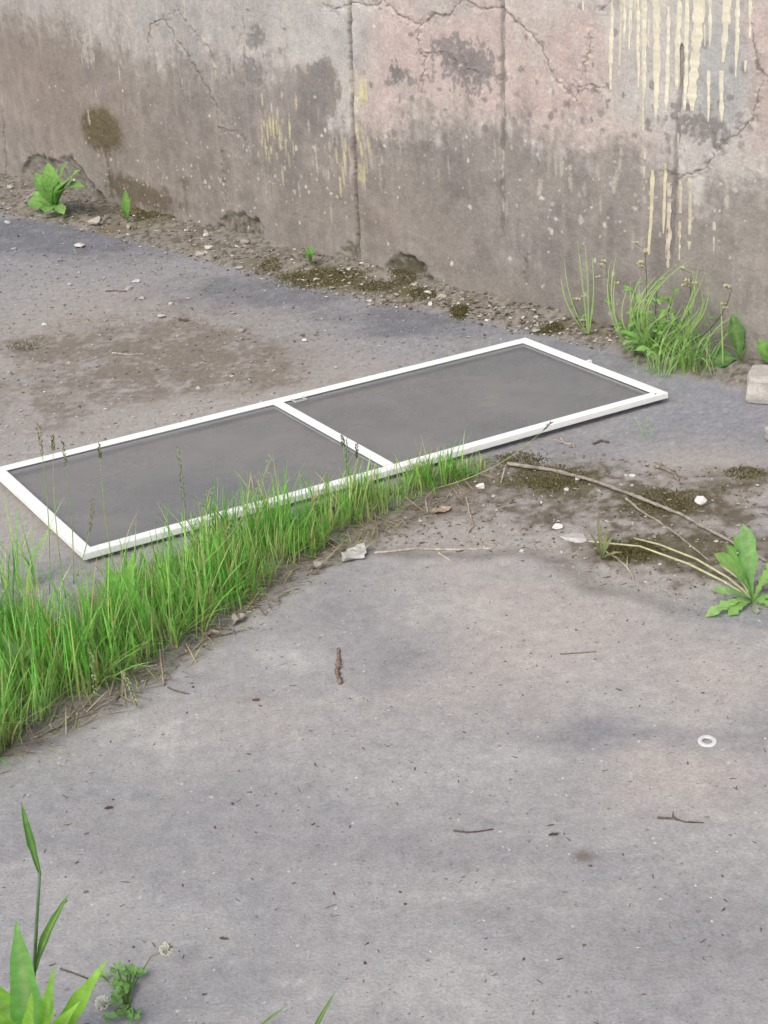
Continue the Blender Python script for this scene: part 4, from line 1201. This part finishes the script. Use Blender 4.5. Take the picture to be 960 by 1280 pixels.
for (px, py, w, h, c, lab) in [
    (100, 309, 19, .4, (206, 203, 200), 'largest pale flat stone on the asphalt near the rosette'),
    (17, 313, 11, .5, (198, 195, 192), None), (9, 280, 12, .5, (198, 195, 192), None), (75, 327, 11, .5, (180, 178, 176), None), (99, 342, 8, .5, (186, 184, 180), None), (88, 357, 9, .5, (190, 188, 184), None),
    (171, 353, 17, .4, (188, 186, 182), None), (162, 362, 12, .55, (182, 179, 176), None), (177, 374, 10, .5, (188, 186, 182), None), (214, 380, 9, .5, (206, 204, 200), None), (202, 397, 14, .45, (186, 183, 178), None), (235, 374, 9, .4, (182, 180, 178), None),
    (302, 415, 12, .45, (172, 170, 168), None), (381, 427, 10, .5, (214, 212, 208), None), (56, 407, 10, .5, (212, 210, 206), None), (291, 392, 12, .4, (160, 159, 160), None), (99, 365, 8, .5, (196, 193, 189), None), (395, 420, 7, .6, (120, 118, 120), None), (378, 421, 8, .6, (112, 110, 112), None),
    (342, 464, 10, .3, (190, 184, 176), None), (248, 485, 10, .3, (200, 194, 186), None), (290, 470, 8, .3, (196, 190, 182), None), (12, 466, 8, .4, (186, 182, 176), None), (86, 454, 7, .5, (186, 182, 176), None), (420, 460, 7, .5, (190, 186, 180), None)]:
    tone = 'white' if c[0] > 200 else 'pale grey' if c[0] > 180 else 'grey' if c[0] > 150 else 'dark'
    size = 'coarse' if w >= 12 else 'small' if w >= 9 else 'tiny'
    zone = 'on the bluish asphalt near the wall' if py < 300 + px * .22 else 'on the brown dust beside the screen'
    stone('stone', lab or '%s %s loose stone %s' % (size, tone, zone), px, py, w, h, .75, c, group=None if lab else '%s %s stones %s' % (size, tone, zone))
stone('stone', 'bright white lumpy stone on mossy dirt below the branch', 876, 630, 24, .5, .75, (226, 224, 220), n=26)
stone('stone', 'flat grey stone shard at the end of a pale dandelion stem', 718, 674, 44, .16, .75, (196, 194, 190), n=20)
stone('stone', 'white crumbly lump touching the flat grey shard', 697, 661, 17, .6, .7, (222, 220, 216), n=22)
stone('stone', 'white angular pebble at the right end of the grass strip', 601, 611, 16, .6, .7, (222, 219, 212), n=12)
stone('stone', 'white chip on the asphalt edge below the moss cushion', 609, 402, 12, .4, .6, (226, 225, 222), n=10)
stone('stone', 'small white pebble resting against the long branch', 722, 600, 8, .7, .8, (220, 218, 214))
stone('stone', 'pale pebble under the long branch near its thick end', 708, 613, 10, .6, .8, (206, 203, 198))
stone('stone', 'tiny upright white shard on the slab edge', 652, 690, 8, .9, .5, (216, 214, 208))
stone('stone', 'small white chip lying beyond the long branch', 790, 595, 11, .4, .6, (214, 211, 206))
GM = 'pale crumbs among the mossy dirt'
for k in range(60):
    px, py = random.uniform(590, 955), random.uniform(585, 735)
    if k > 45: px, py = random.uniform(520, 720), random.uniform(610, 690)
    tone, tc_ = random.choice([('pale', (196, 190, 184)), ('grey', (170, 163, 156)), ('brownish', (154, 144, 136)), ('whitish', (208, 204, 198))])
    zone = 'next to the end of the grass strip' if k > 45 else 'on the wall side of the long branch' if py < 583 + (px - 634) * .39 else 'between the branch and the slab'
    stone('pebble', '%s mortar crumb in the mossy dirt %s' % (tone, zone), px, py, random.uniform(4, 9), .5, .8, tc_, cat='pebble', group='%s crumbs %s' % (tone, zone), n=10)
# plaster chips along the wall foot
GR = 'rubble along the wall foot'
cnt = 0
strip_u = [((a - W0.x) * WT.x + (b - W0.y) * WT.y, wall_off(a, b)) for a, b in STRIP_EDGE]
while cnt < 210:
    px = random.uniform(-20, 740)
    u0 = wuv(px, 300)[0]
    eo = float(np.interp(u0, [a for a, b in strip_u], [b for a, b in strip_u]))
    t = random.uniform(0.05, 1.03)
    p = wpt(u0, 0, eo * t)
    if (130 < px < 230 and random.random() < .6) or (340 < px < 440 and random.random() < .75) or (px > 620 and random.random() < .4): continue
    # back to a picture position so that stone() can size it
    d = p - EYE; zc = d.dot(_F)
    sx, sy = CX + F_PX * d.dot(XC) / zc, CY - F_PX * d.dot(YC) / zc
    big = random.random() ** 3
    tone, tc_ = random.choice([('pale grey', (188, 182, 174)), ('grey', (170, 163, 155)), ('whitish', (204, 200, 194)), ('dark grey', (152, 145, 137)), ('beige', (178, 168, 154))])
    zone = 'around the leafy rosette' if px < 140 else 'between the rosette and the arched hollow' if px < 240 else 'under the arched hollow' if px < 340 else 'on the moss by the dark wall joint' if px < 470 else 'under the mossy hollow' if px < 600 else 'behind the far screen corner'
    size = 'crumb' if big < .12 else 'chip' if big < .5 else 'lump'
    stone('plaster_chip', '%s plaster %s in the rubble %s' % (tone, size, zone), sx, sy, 4 + 9 * big, random.uniform(.3, .7), .75,
          tc_, cat='plaster chip', group='%s plaster %ss %s' % (tone, size, zone), n=10)
    cnt += 1
for (px, py, w, c, lab) in [(262, 312, 15, (196, 191, 184), 'upright wedge of plaster below the arched hollow in the wall'), (250, 322, 20, (182, 177, 170), 'flat slab of fallen plaster at the rubble edge below the arched hollow'),
                            (258, 296, 11, (206, 202, 196), 'white plaster lump in the rubble left of the arched hollow'), (306, 306, 18, (160, 155, 148), 'curved plaster fragment lying under the arched hollow'), (300, 337, 14, (180, 177, 174), 'grey plaster plate at the lower rubble edge'),
                            (535, 368, 14, (204, 196, 188), 'pale plaster lump below the mossy hollow'), (553, 372, 12, (200, 194, 187), 'pale plaster lump next to the moss cushion'), (518, 357, 12, (190, 182, 174), 'thin tilted plaster flake in the mossy hollow'), (670, 416, 14, (176, 170, 164), 'rounded mortar lump behind the far screen corner'), (120, 281, 24, (176, 170, 162), 'long flat plaster splinter before the rosette')]:
    stone('plaster_chip', lab, px, py, w, .5, .6, c, cat='plaster chip', n=14)

def block(name, label, corner, dims, ang, colr, tilt=(0, 0), cuts=5):
    """broken concrete block: bevelled box with knocked-off corners"""
    bm = bmesh.new()
    bmesh.ops.create_cube(bm, size=1.0)
    bmesh.ops.scale(bm, vec=dims, verts=bm.verts)
    bmesh.ops.subdivide_edges(bm, edges=bm.edges[:], cuts=cuts, use_grid_fill=True)
    for v in bm.verts:
        q = v.co.copy()
        f = float(fbm(np.array([q.x * 14 + q.z * 5]), np.array([q.y * 14 + q.z * 9]), 23, 3)[0])
        e = sum(abs(abs(q[i]) - dims[i] / 2) < 1e-5 for i in range(3))
        v.co += q.normalized() * (f * 0.010) - q.normalized() * (0.010 if e == 3 else 0.005 if e == 2 else 0)
    zmin = min(v.co.z for v in bm.verts)
    bmesh.ops.translate(bm, vec=(0, 0, -zmin), verts=bm.verts)
    me = bpy.data.meshes.new(name); bm.to_mesh(me); bm.free()
    c = np.repeat(S(*colr)[None], len(me.vertices), 0) * (1 + .12 * rng.standard_normal((len(me.vertices), 1)).clip(-1.5, 1.5))
    set_col(me, c.astype(np.float32)); me.materials.append(M_STONE)
    o = bpy.data.objects.new(name, me); COL.objects.link(o)
    o.location = corner; o.rotation_euler = (tilt[0], tilt[1], ang)
    tag(o, label, 'concrete block')
bp = gnd(977, 499)
block('concrete_block', 'broken pale concrete block at the wall foot beside the plantain', (bp.x, bp.y + .02, bp.z - .006), (0.17, 0.12, 0.075), -.35, (186, 182, 177))
bp = gnd(968, 552)
block('concrete_chunk', 'small concrete chunk on the asphalt, smaller than the block by the wall', (bp.x, bp.y, bp.z - .004), (0.05, 0.05, 0.045), .3, (172, 168, 164), cuts=3)

def twig(name, label, pts, r0, r1, colr, cat='twig', lift=None, knots=0.25, mat=None, group=None, branch=()):
    P = []
    for i, q in enumerate(pts):
        p = gnd(*q); p.z += (r0 + (r1 - r0) * i / (len(pts) - 1)) * .8 + (lift[i] if lift else 0); P.append(p)
    b = P[0].copy()
    Q = []
    for i in range(len(P) - 1):
        n = 9
        for k in range(n): Q.append(P[i].lerp(P[i + 1], k / n))
    Q.append(P[-1])
    m_ = len(Q) - 1
    R = []
    for i, q in enumerate(Q):
        r = r0 + (r1 - r0) * i / m_
        R.append(r * (1 + random.uniform(-knots, knots) * .6) * (1.35 if random.random() < .1 and r0 > .003 else 1))
        q += Vector((random.uniform(-1, 1), random.uniform(-1, 1), 0)) * r * .35
        q.z = max(q.z, gz(q.x, q.y) + r * .5)
    sh = [random.uniform(.78, 1.15) for _ in Q]
    mb = MB(); mb.tube(Q, R, 7, [tuple(S(*colr) * sh[i] * random.uniform(.8, 1.12)) for i in range(len(Q)) for _ in range(7)])
    for (i, dx, dy, L) in branch:
        q = Q[min(i, m_)]; e = q + Vector((dx, dy, .4 * abs(dx))).normalized() * L
        mb.tube([q, (q + e) / 2 + Vector((0, 0, .001)), e], [R[min(i, m_)] * .8, R[min(i, m_)] * .6, R[min(i, m_)] * .3], 5, S(*colr))
    o = mb.build(name, mat or M_WOOD, loc=b); tag(o, label, cat, group)
    return o
twig('branch', 'long bare grey branch lying across the mossy dirt', [(634, 583), (690, 591), (740, 604), (800, 626), (850, 646), (905, 676), (975, 714)], .0048, .0036, (166, 157, 146), 'branch', [0.004] * 7, branch=[(14, .3, -1, .03), (26, -.4, 1, .02)])
twig('twig', 'thinner twig with white knob lying below the long branch', [(782, 627), (800, 640), (840, 664), (885, 700)], .0034, .0017, (172, 164, 150), lift=[.006, .002, .0, .0])
twig('dry_straw', 'straight pale straw lying at the slab edge', [(468, 692), (520, 687), (570, 688), (617, 686)], .0026, .0020, (196, 186, 170), 'straw')
twig('dry_straw', 'short pale straw crossing below the straight one', [(548, 692), (556, 697), (568, 706)], .0022, .0016, (196, 186, 170), 'straw')
twig('dry_straw', 'curved dry root hanging out of the grass strip end', [(582, 622), (588, 645), (592, 658), (584, 668), (605, 676), (630, 680)], .0026, .0012, (178, 166, 150), 'root')
twig('dry_straw', 'forked dry stem on the dirt under the pale dandelion stem', [(752, 688), (775, 702), (790, 718), (794, 734)], .0026, .0014, (188, 180, 158), 'straw', branch=[(14, .2, 1, .05)])
twig('twig', 'curled brown dry stem on dusty ground beyond the branch', [(820, 585), (832, 588), (843, 594), (850, 606)], .006, .003, (150, 140, 128), knots=.6)
twig('twig', 'short knobbly brown stick on the open slab', [(423, 813), (424, 828), (421, 840), (426, 856)],   .0032, .0046, (146, 126, 110), knots=.7, branch=[(15, 1, -.2, .012)])
twig('twig', 'dark forked twig on the slab below the metal ring', [(822, 1023), (842, 1024), (856, 1028), (879, 1029)], .0020, .0012, (108, 98, 88), branch=[(8, .3, 1, .016), (12, -.6, 1, .012)])
twig('twig', 'thin dark straight twig lying crosswise on the slab', [(567, 1039), (584, 1041), (598, 1040), (617, 1037)], .0017, .0013, (98, 90, 86))
twig('twig', 'thin dark twig beside the clover', [(76, 1212), (92, 1217), (112, 1225)], .0016, .0010, (100, 92, 84))
twig('twig', 'short dark twig at the edge of the grass strip', [(210, 860), (222, 865), (236, 868)], .0016, .0012, (110, 100, 92))
twig('dry_straw', 'upright dead stem standing at the strip edge', [(205, 858), (204, 846), (203, 834)], .0018, .0014, (160, 144, 124), 'straw', lift=[0, .02, .04])
twig('dry_straw', 'pale broken straw poking from the strip onto the slab', [(168, 836), (182, 834), (197, 832)], .0020, .0016, (198, 184, 160), 'straw')
twig('twig', 'small brown twig among the loose stones', [(132, 365), (145, 364), (158, 365)], .0035, .0025, (124, 112, 102))
twig('dry_straw', 'pale dry straw on brown dust among the stones', [(140, 442), (160, 444), (182, 443)], .0028, .0022, (178, 170, 156), 'straw')
twig('twig', 'thin brown twig bent on the bare slab near the stick', [(700, 818), (720, 817), (745, 815)], .0013, .0010, (126, 110, 100))
twig('dry_straw', 'grey bent straw at the lower left end of the strip', [(38, 925), (55, 918), (66, 912), (62, 906)], .0024, .0016, (186, 178, 164), 'straw')
twig('twig', 'crooked pale roots on the dirt by the near rail end', [(700, 548), (707, 556), (716, 556), (718, 560)], .0035, .002, (184, 174, 160), branch=[(8, -1, .2, .03)])
twig('twig', 'short dark twig on dusty ground beyond the pale roots', [(742, 556), (752, 552), (761, 554)], .0035, .003, (112, 102, 94))

# metal ring
def ring():
    p = gnd(884, 928); mb = MB(); R1, R2, H = .0165, .0088, .0035
    prof = [(R2, .0), (R2 - .0003, H * .6), (R2 + .0012, H), (R1 - .0015, H), (R1, H * .6), (R1, 0)]
    n = 40; vs_, fs = [], []
    for i in range(n):
        a = 6.2832 * i / n
        for r, z in prof: vs_.append((r * math.cos(a), r * math.sin(a), z))
    k = len(prof)
    for i in range(n):
        for j in range(k): fs.append((i * k + j, ((i + 1) % n) * k + j, ((i + 1) % n) * k + (j + 1) % k, i * k + (j + 1) % k))
    mb.add(vs_, fs, S(208, 208, 206)); o = mb.build('washer', M_METAL, smooth=False)
    o.location = (p.x, p.y, p.z + .001); o.rotation_euler = (.10, .03, 0)
    tag(o, 'pale metal washer ring lying alone on the slab', 'washer')
ring()

# crumpled leaves and scraps
def scrap(name, label, px, py, L, W, colr, cat, group=None, ang=None, crumple=.3):
    p = gnd(px, py); n, m_ = 14, 8; ph = random.random() * 50
    a = random.uniform(0, 6.28) if ang is None else ang
    vs_, fs, cc = [], [], []
    for i in range(n + 1):
        for j in range(m_ + 1):
            s, t = i / n, j / m_
            ww = W * (math.sin(math.pi * (s * .92 + .04)) ** .7) * (1 + .9 * float(pnoise(np.array([s * 5 + ph]), np.array([3.3 + (t > .5) * 5]), 2)[0]))
            x, y = (s - .5) * L, (t - .5) * ww
            z = crumple * W * (float(fbm(np.array([s * 2.2 + ph]), np.array([t * 2.2]), 5, 2)[0]) * .6 + (t - .5) ** 2 * 1.6)
            vs_.append([x * math.cos(a) - y * math.sin(a), x * math.sin(a) + y * math.cos(a), z]); cc.append(tuple(S(*colr) * random.uniform(.88, 1.08)))
    zmin = min(v[2] for v in vs_)
    for v in vs_: v[2] += -zmin + .001
    for i in range(n):
        for j in range(m_): fs.append((i * (m_ + 1) + j, i * (m_ + 1) + j + 1, (i + 1) * (m_ + 1) + j + 1, (i + 1) * (m_ + 1) + j))
    mb = MB(); mb.add(vs_, fs, cc); o = mb.build(name, M_DRY); o.location = p
    tag(o, label, cat, group)
scrap('plastic_scrap', 'crumpled pale translucent scrap at the strip edge beside the straw', 444, 696, .085, .055, (208, 206, 202), 'scrap', ang=.9, crumple=.30)
scrap('dry_leaf', 'small curled grey leaf behind the crumpled scrap', 397, 712, .03, .02, (176, 168, 156), 'dry leaf', ang=.2, crumple=.8)
scrap('dry_leaf', 'curled pale dry leaf at the edge of the grass strip', 298, 778, .04, .022, (186, 178, 166), 'dry leaf', ang=1.0, crumple=.9)
scrap('dry_leaf', 'pale dry leaf curl close to another at the strip edge', 266, 796, .028, .016, (176, 166, 152), 'dry leaf', ang=.1, crumple=.9)
scrap('dry_leaf', 'brown dry leaf bit on the soil near the white pebble', 552, 640, .05, .03, (186, 170, 148), 'dry leaf', ang=.3)
scrap('dry_leaf', 'dark curled dry leaf among the loose stones', 230, 402, .04, .02, (150, 138, 128), 'dry leaf', ang=-.4, crumple=.9)
scrap('dry_leaf', 'dark oval leaf scrap on the slab above the stain', 692, 1044, .017, .007, (92, 86, 80), 'dry leaf', ang=.2)
scrap('dry_leaf', 'tiny brown leaf scrap in the middle of the slab', 320, 876, .014, .008, (122, 96, 80), 'dry leaf', ang=.3)
scrap('dry_leaf', 'small dark leaf scrap near the tall grass shoot', 136, 1011, .014, .007, (84, 76, 70), 'dry leaf', ang=.2)
scrap('dry_leaf', 'brown leaf scrap on the slab between clover and blade', 280, 1174, .015, .006, (112, 98, 84), 'dry leaf', ang=-.3)

# ------------------------------------------------------------------ uncountable small stuff
def scatter(name, label, cat, pts, sizes, cols, mat, flat=(.25, .7), elong=(1, 2)):
    vs_, fs, cc = [], [], []
    bases = [hull((1, 1, 1), 900 + i, 8) for i in range(10)]
    zs = ground_h(np.array([p[0] for p in pts]), np.array([p[1] for p in pts]))
    mb = MB()
    for (x, y), z, s, c in zip(pts, zs, sizes, cols):
        bv, bf = bases[random.randrange(10)]
        a = random.uniform(0, 6.28); e = random.uniform(*elong); f = random.uniform(*flat)
        ca, sa = math.cos(a), math.sin(a); ks = s / math.sqrt(e)
        mb.add([(x + (v[0] * e * ca - v[1] * sa) * ks, y + (v[0] * e * sa + v[1] * ca) * ks, z + (v[2] + .38) * ks * f) for v in bv], bf, c)
    o = mb.build(name, mat, smooth=False); tag(o, label, cat, kind='stuff')
def region(n, polypx):
    P = [G2(*p) for p in polypx]; xs = [p[0] for p in P]; ys = [p[1] for p in P]; out = []
    while len(out) < n:
        x = rng.uniform(min(xs), max(xs), n * 3); y = rng.uniform(min(ys), max(ys), n * 3); ok = inside(x, y, P)
        out += list(zip(x[ok], y[ok]))
    return out[:n]
def pick(cs, n): return [tuple(S(*cs[random.randrange(len(cs))]) * random.uniform(.85, 1.1)) for _ in range(n)]
# grit on the yard between wall and screen
p = region(6500, [(-60, 262), (640, 405), (690, 430), (300, 520), (-60, 600)])
scatter('gravel', 'fine pale grit strewn over the asphalt before the wall', 'gravel', p, [0.0036 + 0.011 * random.random() ** 5 for _ in p], pick([(186, 183, 180), (172, 168, 164), (150, 145, 142), (118, 112, 108), (204, 201, 198), (132, 120, 108), (110, 102, 94)], len(p)), M_STONE)
p = region(1700, [(0, 955), (240, 818), (420, 705), (640, 695), (960, 790), (960, 1290), (0, 1290)])
scatter('litter_specks', 'tiny dark plant crumbs sprinkled over the slab', 'litter', p, [0.0018 + 0.0075 * random.random() ** 6 for _ in p], pick([(112, 102, 94), (92, 85, 80), (130, 112, 98), (120, 114, 110)], len(p)), M_WOOD, elong=(1, 7))
p = region(260, [(0, 955), (240, 818), (420, 705), (640, 695), (960, 790), (960, 1290), (0, 1290)])
scatter('white_specks', 'tiny white crumbs sprinkled over the slab', 'grit', p, [0.0018 + 0.0045 * random.random() ** 5 for _ in p], pick([(224, 222, 218), (206, 202, 198)], len(p)), M_STONE)
p = region(2600, [(585, 575), (700, 555), (860, 585), (985, 575), (985, 765), (870, 762), (740, 730), (640, 690), (470, 690), (540, 640)])
scatter('dirt_crumbs', 'brown crumbs and plant litter covering the mossy dirt', 'litter', p, [0.003 + 0.010 * random.random() ** 3 for _ in p], pick([(146, 134, 124), (122, 112, 98), (94, 86, 74), (160, 150, 140), (132, 120, 106), (110, 98, 80), (188, 180, 170)], len(p)), M_WOOD, elong=(1, 4))
p = region(800, [(-20, 965), (-20, 930), (60, 895), (170, 838), (290, 762), (390, 690), (520, 625), (600, 600), (600, 640), (470, 690), (420, 712), (300, 790), (180, 862), (60, 935)])
scatter('strip_litter', 'dead grass bits and crumbs along the strip edge', 'litter', p, [0.003 + 0.010 * random.random() ** 3 for _ in p], pick([(150, 136, 122), (116, 104, 92), (176, 164, 146), (132, 122, 112)], len(p)), M_WOOD, elong=(1, 6))
pts = []
while len(pts) < 4200:
    px = random.uniform(-60, 800); u0 = wuv(px, 300)[0]
    eo = float(np.interp(u0, [a for a, b in strip_u], [b for a, b in strip_u])); q = wpt(u0, 0, eo * random.uniform(-.05, 1.1)); pts.append((q.x, q.y))
scatter('rubble_crumbs', 'crumbs of plaster and earth along the wall foot', 'rubble', pts, [0.004 + 0.018 * random.random() ** 3.5 for _ in pts], pick([(178, 172, 163), (152, 145, 136), (116, 108, 98), (206, 201, 194), (96, 89, 76), (132, 122, 108), (112, 104, 84)], len(pts)), M_STONE, elong=(1, 2.5))
# moss
def moss():
    mb = MB()
    for (px, py, rx, ry, n, hh) in [(400, 352, 70, 12, 1500, .010), (470, 362, 30, 8, 500, .010), (575, 394, 14, 8, 420, .014), (505, 352, 22, 12, 500, .012), (528, 372, 22, 7, 300, .012), (190, 272, 45, 10, 700, .010), (690, 414, 18, 6, 300, .012), (340, 335, 16, 8, 250, .01),
                                   (690, 598, 60, 20, 900, .008), (830, 628, 60, 18, 800, .008), (790, 690, 50, 16, 700, .009), (650, 575, 40, 12, 450, .008), (930, 592, 30, 10, 300, .008), (30, 434, 26, 8, 240, .006)]:
        for _ in range(int(n * 1.7)):
            a = random.uniform(0, 6.28); r = math.sqrt(random.random()) * random.uniform(.6, 1.0)
            p = gp(px + math.cos(a) * r * rx, py + math.sin(a) * r * ry)
            z = None
            pts_.append((p.x, p.y, hh * random.uniform(.35, .75)))
    zz = ground_h(np.array([q[0] for q in pts_]), np.array([q[1] for q in pts_]))
    cs = [S(112, 104, 64, .7), S(96, 90, 54, .7), S(126, 116, 76, .7), S(104, 106, 60, .7)]
    for (x, y, h), z in zip(pts_, zz):
        a = random.uniform(0, 6.28); l = random.uniform(.1, .8); w = .0022; c = cs[random.randrange(4)] * random.uniform(.8, 1.15)
        dx, dy = math.cos(a), math.sin(a)
        mb.add([(x - dy * w, y + dx * w, z - .001), (x + dy * w, y - dx * w, z - .001), (x + dx * l * h, y + dy * l * h, z + h)], [(0, 1, 2)], c)
    o = mb.build('moss', M_MOSS, smooth=False); tag(o, 'olive brown moss cushions on dirt and rubble', 'moss', kind='stuff')
pts_ = []
moss()
